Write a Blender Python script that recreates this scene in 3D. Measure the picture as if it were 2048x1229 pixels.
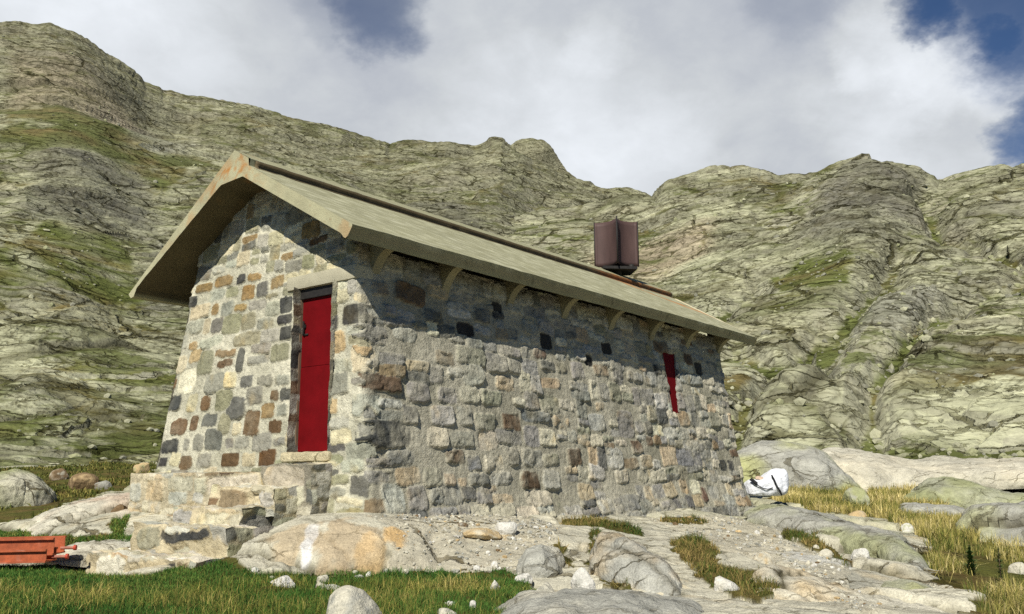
import bpy, math, random
import numpy as np
from mathutils import Vector

random.seed(5)
rng = np.random.default_rng(11)
for o in list(bpy.data.objects):
    bpy.data.objects.remove(o)
scene = bpy.context.scene
COL = scene.collection

# ------------------------------------------------------------------ camera
F_PX, PITCH, ROLL = 1793.0, math.radians(10.59), math.radians(-0.28)
cp_, sp_, cr_, sr_ = math.cos(PITCH), math.sin(PITCH), math.cos(ROLL), math.sin(ROLL)
FWD = np.array([0, cp_, sp_])
_up0 = np.array([0, -sp_, cp_])
_rt0 = np.array([1.0, 0, 0])
RGT = cr_ * _rt0 + sr_ * _up0
UPV = -sr_ * _rt0 + cr_ * _up0
cam_data = bpy.data.cameras.new('camera')
cam = bpy.data.objects.new('camera', cam_data)
COL.objects.link(cam)
cam_data.sensor_width = 36.0
cam_data.lens = F_PX / 2048 * 36
cam_data.clip_start = 0.05
cam_data.clip_end = 8000
from mathutils import Matrix
cam.matrix_world = Matrix(((RGT[0], UPV[0], -FWD[0], 0), (RGT[1], UPV[1], -FWD[1], 0),
                           (RGT[2], UPV[2], -FWD[2], 0), (0, 0, 0, 1)))
scene.camera = cam


def ray(x, y):
    return FWD + RGT * (x - 1024) / F_PX + UPV * (614.5 - y) / F_PX


def atr(x, y, r):
    """point seen at photo pixel (x, y) at horizontal distance r"""
    q = ray(x, y)
    return q * r / math.hypot(q[0], q[1])


# ------------------------------------------------------------------ sun, sky
SUN_TRAVEL = Vector((0.268, 0.794, -0.77)).normalized()
SUN_EL = math.asin(-SUN_TRAVEL.z)
SUN_ROT = math.atan2(-SUN_TRAVEL.x, -SUN_TRAVEL.y)
sd = bpy.data.lights.new('sun', 'SUN')
sd.energy = 5.0
sd.angle = math.radians(0.5)
sd.color = (1.0, 0.965, 0.88)
sun = bpy.data.objects.new('sun', sd)
COL.objects.link(sun)
sun.rotation_euler = SUN_TRAVEL.to_track_quat('-Z', 'Y').to_euler()
sun.location = (-20, -40, 60)

scene.view_settings.view_transform = 'Standard'
scene.view_settings.look = 'None'
scene.view_settings.exposure = 0.25
scene.view_settings.gamma = 1.0
scene.cycles.use_denoising = False

world = bpy.data.worlds.new('World')
scene.world = world
world.use_nodes = True
wn, wl = world.node_tree.nodes, world.node_tree.links
wn.clear()


def wnode(t, **kw):
    n = wn.new(t)
    for k, v in kw.items():
        setattr(n, k, v)
    return n


def wmath(op, a, b=None, clamp=False):
    n = wnode('ShaderNodeMath', operation=op, use_clamp=clamp)
    for i, q in enumerate((a, b)):
        if q is None:
            continue
        if isinstance(q, (int, float)):
            n.inputs[i].default_value = q
        else:
            wl.new(q, n.inputs[i])
    return n.outputs[0]


def wramp(val, a, b, lo=0.0, hi=1.0):
    n = wnode('ShaderNodeMapRange', interpolation_type='SMOOTHSTEP')
    wl.new(val, n.inputs['Value'])
    n.inputs['From Min'].default_value = a
    n.inputs['From Max'].default_value = b
    n.inputs['To Min'].default_value = lo
    n.inputs['To Max'].default_value = hi
    return n.outputs[0]


sky = wnode('ShaderNodeTexSky', sky_type='NISHITA')
sky.sun_disc = False
sky.sun_elevation = SUN_EL
sky.sun_rotation = SUN_ROT
sky.altitude = 2200
sky.air_density = 1.0
sky.dust_density = 0.1
sky.ozone_density = 3.0
bg_sky = wnode('ShaderNodeBackground')
hs = wnode('ShaderNodeHueSaturation')
hs.inputs['Saturation'].default_value = 1.3
hs.inputs['Hue'].default_value = 0.505
wl.new(sky.outputs[0], hs.inputs['Color'])
wl.new(hs.outputs[0], bg_sky.inputs['Color'])
bg_sky.inputs['Strength'].default_value = 0.053
tc = wnode('ShaderNodeTexCoord')
DIR = tc.outputs['Generated']
sep = wnode('ShaderNodeSeparateXYZ')
wl.new(DIR, sep.inputs[0])
# cloud layer coordinates: a plane overhead, so that clouds shrink towards the horizon
den = wmath('ADD', sep.outputs['Z'], 0.45)
px_ = wmath('DIVIDE', sep.outputs['X'], den)
py_ = wmath('DIVIDE', sep.outputs['Y'], den)
cmb = wnode('ShaderNodeCombineXYZ')
wl.new(px_, cmb.inputs[0])
wl.new(py_, cmb.inputs[1])


def wnoise(scale, detail, rough, off=0.0, dist=0.0):
    m = wnode('ShaderNodeVectorMath', operation='ADD')
    wl.new(cmb.outputs[0], m.inputs[0])
    m.inputs[1].default_value = (off, off * 0.7, off * 1.3)
    n = wnode('ShaderNodeTexNoise')
    wl.new(m.outputs[0], n.inputs['Vector'])
    n.inputs['Scale'].default_value = scale
    n.inputs['Detail'].default_value = detail
    n.inputs['Roughness'].default_value = rough
    n.inputs['Distortion'].default_value = dist
    return n


nw = wnoise(7.0, 6, 0.62, 3.1)
# wobble the direction with noise: cumulus edges
sub = wnode('ShaderNodeVectorMath', operation='SUBTRACT')
wl.new(nw.outputs['Color'], sub.inputs[0])
sub.inputs[1].default_value = (0.5, 0.5, 0.5)
scl = wnode('ShaderNodeVectorMath', operation='SCALE')
wl.new(sub.outputs[0], scl.inputs[0])
scl.inputs['Scale'].default_value = 0.13
add = wnode('ShaderNodeVectorMath', operation='ADD')
wl.new(DIR, add.inputs[0])
wl.new(scl.outputs[0], add.inputs[1])
nrm = wnode('ShaderNodeVectorMath', operation='NORMALIZE')
wl.new(add.outputs[0], nrm.inputs[0])
WDIR = nrm.outputs[0]


def blob(px, py, rin, rout, vec=None):
    """1 within rin photo pixels of a direction, 0 past rout"""
    d = ray(px, py)
    d = d / np.linalg.norm(d)
    n = wnode('ShaderNodeVectorMath', operation='DOT_PRODUCT')
    wl.new(vec or WDIR, n.inputs[0])
    n.inputs[1].default_value = tuple(d)
    return wramp(n.outputs['Value'], math.cos(rout / F_PX), math.cos(rin / F_PX))


holes = None
for (hx, hy, r0, r1, k) in ((2150, -60, 130, 250, .9), (2085, 265, 20, 95, .85), (2000, 50, 15, 95, 0.95), (765, 35, 5, 120, 0.72),
                            (690, 20, 0, 110, 0.25), (1600, -40, 0, 130, 0.3), (2090, 345, 0, 85, 0.95), (2320, 150, 60, 220, 1.0), (1895, -10, 10, 85, 0.95)):
    b = wmath('MULTIPLY', blob(hx, hy, r0, r1), k)
    holes = b if holes is None else wmath('MAXIMUM', holes, b)
holes = wmath('MULTIPLY', holes, 1.0, True)
front = wmath('MULTIPLY', wramp(sep.outputs['Y'], 0.55, 0.75), wramp(sep.outputs['Z'], 0.72, 0.58))
cover = wmath('MULTIPLY', wmath('SUBTRACT', 1.0, holes), front)
# brightness of the cloud body
n1 = wnoise(2.6, 7, 0.55, 9.0, 0.3)
n2 = wnoise(11.0, 6, 0.6, 1.7, 0.2)
br = wramp(n1.outputs['Fac'], 0.3, 0.72, -0.08, 0.10)
br = wmath('ADD', br, wramp(n2.outputs['Fac'], 0.3, 0.7, -0.04, 0.04))
for (bx, by, r0, r1, k) in ((1850, 200, 20, 260, 0.16), (1930, 110, 20, 150, 0.12), (1760, 120, 5, 110, 0.07), (1700, 160, 5, 60, 0.07), (1200, 85, 0, 90, 0.09), (1330, 60, 0, 110, 0.04), (1000, 270, 0, 300, 0.07), (1150, 340, 20, 300, 0.09),
                            (300, 120, 0, 330, 0.06), (60, 15, 0, 260, 0.12), (1600, 230, 10, 210, -0.06), (900, 110, 30, 260, -0.07),
                            (1430, 40, 20, 180, -0.05), (620, 60, 0, 220, -0.02), (1950, 330, 0, 150, -0.10)):
    br = wmath('ADD', br, wmath('MULTIPLY', blob(bx, by, r0, r1), k))
br = wmath('ADD', br, 0.60)
cr = wnode('ShaderNodeValToRGB')
cr.color_ramp.elements[0].position = 0.40
cr.color_ramp.elements[0].color = (0.40, 0.43, 0.50, 1)
cr.color_ramp.elements[1].position = 0.90
cr.color_ramp.elements[1].color = (0.86, 0.90, 0.95, 1)
e = cr.color_ramp.elements.new(0.62)
e.color = (0.595, 0.625, 0.655, 1)
wl.new(br, cr.inputs[0])
bg_cloud = wnode('ShaderNodeBackground')
wl.new(cr.outputs[0], bg_cloud.inputs['Color'])
bg_cloud.inputs['Strength'].default_value = 0.87
mixw = wnode('ShaderNodeMixShader')
wl.new(cover, mixw.inputs[0])
wl.new(bg_sky.outputs[0], mixw.inputs[1])
wl.new(bg_cloud.outputs[0], mixw.inputs[2])
wout = wnode('ShaderNodeOutputWorld')
wl.new(mixw.outputs[0], wout.inputs[0])

# ------------------------------------------------------------------ noise (numpy)
U32 = np.uint32


def _h(ix, iy, iz, seed):
    with np.errstate(over='ignore'):
        h = ix.astype(U32) * U32(374761393) + iy.astype(U32) * U32(668265263) + iz.astype(U32) * U32(2147483647 - 58) + U32(seed * 7919 + 13)
        h = (h ^ (h >> U32(13))) * U32(1274126177)
        h = (h ^ (h >> U32(15))) * U32(2246822519)
        return h ^ (h >> U32(16))


def rnd(ix, iy, seed):
    return (_h(ix, iy, ix * 0, seed) & U32(0xFFFFFF)).astype(np.float32) / np.float32(0xFFFFFF)


def perlin3(x, y, z, seed=0):
    x = np.asarray(x, np.float32); y = np.asarray(y, np.float32); z = np.asarray(z, np.float32)
    fx, fy, fz = np.floor(x), np.floor(y), np.floor(z)
    ix, iy, iz = fx.astype(np.int32), fy.astype(np.int32), fz.astype(np.int32)
    dx, dy, dz = x - fx, y - fy, z - fz
    sx, sy, sz = (t * t * t * (t * (t * 6 - 15) + 10) for t in (dx, dy, dz))
    out = 0
    for i in (0, 1):
        wx = sx if i else 1 - sx
        for j in (0, 1):
            wy = sy if j else 1 - sy
            for k in (0, 1):
                wz = sz if k else 1 - sz
                h = _h(ix + i, iy + j, iz + k, seed)
                gx = (h & U32(1023)).astype(np.float32) / 511.5 - 1
                gy = ((h >> U32(10)) & U32(1023)).astype(np.float32) / 511.5 - 1
                gz = ((h >> U32(20)) & U32(1023)).astype(np.float32) / 511.5 - 1
                out = out + wx * wy * wz * (gx * (dx - i) + gy * (dy - j) + gz * (dz - k))
    return out * 1.25


def fbm(x, y, z, octaves=4, seed=0, gain=0.5):
    a, s, t = 1.0, 0, 0
    for k in range(octaves):
        s = s + a * perlin3(x * 2 ** k, y * 2 ** k, z * 2 ** k, seed + k * 17)
        t += a
        a *= gain
    return s / t


def worley(x, y, seed=0):
    """F1, F2, cell hash values (three), offset to the cell's point"""
    x = np.asarray(x, np.float32); y = np.asarray(y, np.float32)
    ix, iy = np.floor(x).astype(np.int32), np.floor(y).astype(np.int32)
    f1 = np.full(x.shape, 9, np.float32); f2 = f1.copy()
    c = [np.zeros(x.shape, np.float32) for _ in range(5)]
    for i in (-1, 0, 1):
        for j in (-1, 0, 1):
            jx, jy = ix + i, iy + j
            ddx = jx + rnd(jx, jy, seed) - x
            ddy = jy + rnd(jx, jy, seed + 1) - y
            d = np.sqrt(ddx * ddx + ddy * ddy)
            near = d < f1
            f2 = np.where(near, f1, np.minimum(f2, d))
            f1 = np.where(near, d, f1)
            for k, v in enumerate((rnd(jx, jy, seed + 2), rnd(jx, jy, seed + 3), rnd(jx, jy, seed + 4), -ddx, -ddy)):
                c[k] = np.where(near, v, c[k])
    return f1, f2, c[0], c[1], c[2], c[3], c[4]


def sstep(a, b, x):
    t = np.clip((x - a) / (b - a), 0, 1)
    return t * t * (3 - 2 * t)


def mixc(a, b, t):
    return a + (b - a) * np.asarray(t)[..., None]


# ------------------------------------------------------------------ mesh helpers
def srgb(r, g, b):
    f = lambda c: (c / 255 / 12.92) if c <= 10 else ((c / 255 + 0.055) / 1.055) ** 2.4
    return np.array([f(r), f(g), f(b)])


def link(name, verts, faces, mat, parent=None, cols=None, smooth=True):
    """one mesh object; faces: int array (n,4) or (n,3) or list of tuples"""
    me = bpy.data.meshes.new(name)
    verts = np.asarray(verts, np.float32).reshape(-1, 3)
    if isinstance(faces, np.ndarray):
        nv, nf, k = len(verts), len(faces), faces.shape[1]
        me.vertices.add(nv)
        me.vertices.foreach_set('co', verts.ravel())
        me.loops.add(nf * k)
        me.loops.foreach_set('vertex_index', faces.astype(np.int32).ravel())
        me.polygons.add(nf)
        me.polygons.foreach_set('loop_start', np.arange(0, nf * k, k, dtype=np.int32))
        me.polygons.foreach_set('loop_total', np.full(nf, k, np.int32))
        me.update(calc_edges=True)
    else:
        me.from_pydata([tuple(map(float, q)) for q in verts], [], faces)
        me.update()
    me.validate()
    if cols is not None:
        ca = me.color_attributes.new('Col', 'FLOAT_COLOR', 'POINT')
        c4 = np.ones((len(verts), 4), np.float32)
        c4[:, :3] = np.clip(np.asarray(cols, np.float32).reshape(-1, 3), 0.005, 0.95)
        ca.data.foreach_set('color', c4.ravel())
    me.polygons.foreach_set('use_smooth', np.full(len(me.polygons), smooth))
    o = bpy.data.objects.new(name, me)
    me.materials.append(mat)
    COL.objects.link(o)
    if parent is not None:
        o.parent = parent
    return o


def grid_faces(nr, nc):
    i = np.arange(nr - 1)[:, None] * nc + np.arange(nc - 1)[None, :]
    return np.stack([i, i + 1, i + nc + 1, i + nc], -1).reshape(-1, 4)


def tag(o, label=None, cat=None, group=None, kind=None):
    if label: o['label'] = label
    if cat: o['category'] = cat
    if group: o['group'] = group
    if kind: o['kind'] = kind
    return o


def thing(name, label, cat, group=None, loc=(0, 0, 0)):
    o = bpy.data.objects.new(name, None)
    o.empty_display_size = 0.3
    COL.objects.link(o)
    o.location = loc
    return tag(o, label, cat, group)


# ------------------------------------------------------------------ materials
def material(name, color=None, attr=False, rough=0.9, layers=(), bumps=(), metal=0.0, spec=0.25, cracks=(), cellvar=.14):
    """layers: (scale, detail, low, high, stretch) multiply the colour; bumps: (scale, detail, distance)"""
    m = bpy.data.materials.new(name)
    m.use_nodes = True
    nt = m.node_tree
    n, l = nt.nodes, nt.links
    p = n['Principled BSDF']
    p.inputs['Roughness'].default_value = rough
    p.inputs['Metallic'].default_value = metal
    p.inputs['Specular IOR Level'].default_value = spec
    geo = n.new('ShaderNodeNewGeometry')
    if attr:
        a = n.new('ShaderNodeVertexColor')
        a.layer_name = 'Col'
        out = a.outputs['Color']
    else:
        rgb = n.new('ShaderNodeRGB')
        rgb.outputs[0].default_value = (*color, 1)
        out = rgb.outputs[0]

    def noise(scale, detail, stretch=(1, 1, 1)):
        mp = n.new('ShaderNodeMapping')
        mp.inputs['Scale'].default_value = stretch
        l.new(geo.outputs['Position'], mp.inputs['Vector'])
        t = n.new('ShaderNodeTexNoise')
        l.new(mp.outputs[0], t.inputs['Vector'])
        t.inputs['Scale'].default_value = scale
        t.inputs['Detail'].default_value = detail
        t.inputs['Roughness'].default_value = 0.6
        return t.outputs['Fac']
    for lay in layers:
        sc, de, lo, hi = lay[:4]
        f = noise(sc, de, lay[4] if len(lay) > 4 else (1, 1, 1))
        mr = n.new('ShaderNodeMapRange')
        l.new(f, mr.inputs['Value'])
        mr.inputs['From Min'].default_value = 0.3
        mr.inputs['From Max'].default_value = 0.7
        mr.inputs['To Min'].default_value = lo
        mr.inputs['To Max'].default_value = hi
        mx = n.new('ShaderNodeVectorMath')
        mx.operation = 'SCALE'
        l.new(out, mx.inputs[0])
        l.new(mr.outputs[0], mx.inputs['Scale'])
        out = mx.outputs[0]
    nrm_ = None
    hgt = None
    for (sc, wd, dark, stretch, rot, dist, thr) in cracks:
        wv = n.new('ShaderNodeTexNoise')
        l.new(geo.outputs['Position'], wv.inputs['Vector'])
        wv.inputs['Scale'].default_value = sc * 1.3
        wv.inputs['Detail'].default_value = 5
        wv.inputs['Roughness'].default_value = 0.62
        ws = n.new('ShaderNodeVectorMath'); ws.operation = 'MULTIPLY_ADD'
        l.new(wv.outputs['Color'], ws.inputs[0])
        ws.inputs[1].default_value = (0.5 / sc,) * 3
        l.new(geo.outputs['Position'], ws.inputs[2])
        mp = n.new('ShaderNodeMapping')
        mp.inputs['Rotation'].default_value = rot
        mp.inputs['Scale'].default_value = stretch
        l.new(ws.outputs[0], mp.inputs['Vector'])
        vo = n.new('ShaderNodeTexVoronoi')
        vo.feature = 'DISTANCE_TO_EDGE'
        vo.inputs['Scale'].default_value = sc
        l.new(mp.outputs[0], vo.inputs['Vector'])
        mr = n.new('ShaderNodeMapRange'); mr.interpolation_type = 'SMOOTHSTEP'
        l.new(vo.outputs['Distance'], mr.inputs['Value'])
        mr.inputs['From Min'].default_value = wd * .25
        mr.inputs['From Max'].default_value = wd
        # joints come and go
        ms = noise(sc * .7, 3)
        mm = n.new('ShaderNodeMapRange')
        l.new(ms, mm.inputs['Value'])
        mm.inputs['From Min'].default_value = thr - .08
        mm.inputs['From Max'].default_value = thr + .08
        mxx = n.new('ShaderNodeMath'); mxx.operation = 'MAXIMUM'
        l.new(mr.outputs[0], mxx.inputs[0]); l.new(mm.outputs[0], mxx.inputs[1])
        v2 = n.new('ShaderNodeTexVoronoi')
        v2.inputs['Scale'].default_value = sc
        l.new(mp.outputs[0], v2.inputs['Vector'])
        sp3 = n.new('ShaderNodeSeparateXYZ'); l.new(v2.outputs['Color'], sp3.inputs[0])
        cb = n.new('ShaderNodeMapRange'); l.new(sp3.outputs[0], cb.inputs['Value'])
        cb.inputs['To Min'].default_value = 1 - cellvar; cb.inputs['To Max'].default_value = 1 + cellvar
        sc1 = n.new('ShaderNodeVectorMath'); sc1.operation = 'SCALE'
        l.new(out, sc1.inputs[0]); l.new(cb.outputs[0], sc1.inputs['Scale'])
        mx = n.new('ShaderNodeMix'); mx.data_type = 'RGBA'
        l.new(mxx.outputs[0], mx.inputs[0])
        dk = n.new('ShaderNodeVectorMath'); dk.operation = 'MULTIPLY'
        l.new(sc1.outputs[0], dk.inputs[0]); dk.inputs[1].default_value = dark
        l.new(dk.outputs[0], mx.inputs[6]); l.new(sc1.outputs[0], mx.inputs[7])
        out = mx.outputs[2]
        b = n.new('ShaderNodeBump')
        b.inputs['Distance'].default_value = dist
        ad = n.new('ShaderNodeMath'); ad.operation = 'MULTIPLY_ADD'
        l.new(sp3.outputs[1], ad.inputs[0]); ad.inputs[1].default_value = .5; l.new(mxx.outputs[0], ad.inputs[2])
        l.new(ad.outputs[0], b.inputs['Height'])
        if nrm_ is not None:
            l.new(nrm_, b.inputs['Normal'])
        nrm_ = b.outputs[0]
    l.new(out, p.inputs['Base Color'])
    for (sc, de, dist) in bumps:
        b = n.new('ShaderNodeBump')
        b.inputs['Strength'].default_value = 1.0
        b.inputs['Distance'].default_value = dist
        l.new(noise(sc, de), b.inputs['Height'])
        if nrm_ is not None:
            l.new(nrm_, b.inputs['Normal'])
        nrm_ = b.outputs[0]
    if nrm_ is not None:
        l.new(nrm_, p.inputs['Normal'])
    return m


DK = (.34, .33, .25)
M_MOUNT = material('mountain rock', attr=True, layers=((0.12, 5, .90, 1.10), (0.9, 6, 0.86, 1.13), (3.5, 5, 0.88, 1.12)), bumps=((1.2, 8, 0.22), (0.25, 6, .5)), rough=1.0, spec=0.05, cellvar=.11,
                   cracks=((.13, .035, DK, (.7, 1, 1.8), (.3, .35, .2), .5, .50), (.42, .045, DK, (.55, 1, 2.4), (.2, .5, .5), .26, .49), (1.2, .07, (.5, .48, .4), (.55, 1, 2.4), (.1, .6, .3), .10, .47)))
M_ROCK = material('granite', attr=True, layers=((1.6, 5, .84, 1.14), (7, 6, 0.8, 1.16), (60, 4, 0.74, 1.2)), bumps=((9, 8, 0.05), (70, 5, 0.008)), rough=0.97, spec=0.08, cellvar=.05,
                  cracks=((.8, .022, (.34, .31, .24), (.55, 1.3, 1.6), (0, .3, .55), .05, .47), (2.6, .03, (.5, .47, .4), (.6, 1.3, 1.5), (0, .3, .7), .02, .43)))
M_STONE = material('loose stone', attr=True, layers=((9, 6, 0.84, 1.14), (70, 4, 0.76, 1.18)), bumps=((14, 8, 0.03), (90, 5, 0.006)), rough=0.97, spec=0.08)
M_WALL = material('rubble masonry', attr=True, layers=((14, 6, 0.78, 1.2), (90, 4, 0.82, 1.15)), bumps=((16, 8, 0.028), (60, 6, 0.012)), rough=0.97, spec=0.06)
M_CONC = material('weathered concrete', attr=True, layers=((3, 6, 0.86, 1.1), (110, 3, 0.78, 1.16)), bumps=((60, 6, 0.006),), rough=0.95, spec=0.15)
M_DOOR = material('red door paint', color=srgb(100, 9, 14), layers=((5, 5, 0.82, 1.14), (90, 3, 0.93, 1.06), (2.2, 4, .9, 1.1, (1, 1, .4))), bumps=((30, 3, 0.001),), rough=0.7, spec=0.08)
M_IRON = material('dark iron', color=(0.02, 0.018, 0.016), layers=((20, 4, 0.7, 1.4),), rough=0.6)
M_FLASH = material('brown flashing', attr=True, layers=((6, 5, 0.75, 1.3), (60, 3, 0.85, 1.15)), bumps=((40, 3, 0.001),), rough=0.75, spec=0.2)
M_COWL = material('brown sheet metal', color=srgb(78, 60, 56), layers=((5, 5, 0.8, 1.2, (1, 1, 0.3)), (70, 3, 0.9, 1.1)), rough=0.6, metal=0.1, spec=0.25)
M_STEEL = material('red lead painted steel', attr=True, layers=((12, 5, 0.7, 1.25), (80, 4, 0.85, 1.15)), bumps=((50, 4, 0.002),), rough=0.65, spec=0.3)
M_BAG = material('white woven sack', color=(0.78, 0.79, 0.82), layers=((16, 5, 0.88, 1.06),), bumps=((22, 5, 0.02), (200, 2, 0.001)), rough=0.7)
M_STRAP = material('black webbing', color=(0.015, 0.015, 0.017), layers=((40, 3, 0.7, 1.4),), rough=0.8)
M_GRASS = material('grass blades', attr=True, rough=0.8, spec=0.15)
M_WOOD = material('weathered timber', color=(0.16, 0.11, 0.07), layers=((8, 5, 0.7, 1.3, (4, 4, 0.4)),), rough=0.9)
M_LEAF = material('conifer needles', attr=True, rough=0.85, spec=0.1)

# ------------------------------------------------------------------ hut frame of reference
TH = math.radians(38.2)
HO = np.array([-1.536, 9.6, 0.0])
HU = np.array([math.sin(TH), math.cos(TH), 0.0])      # along the hut, away from the camera
HV = np.array([-math.cos(TH), math.sin(TH), 0.0])     # across the gable, to the left
HW = np.array([0.0, 0.0, 1.0])
BG, BS, BL, WID, LEN = 0.04, 0.16, 0.20, 4.15, 9.454


def HP(a, b, c):
    a, b, c = np.broadcast_arrays(np.asarray(a, float), np.asarray(b, float), np.asarray(c, float))
    return HO + a[..., None] * HU + b[..., None] * HV + c[..., None] * HW

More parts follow.
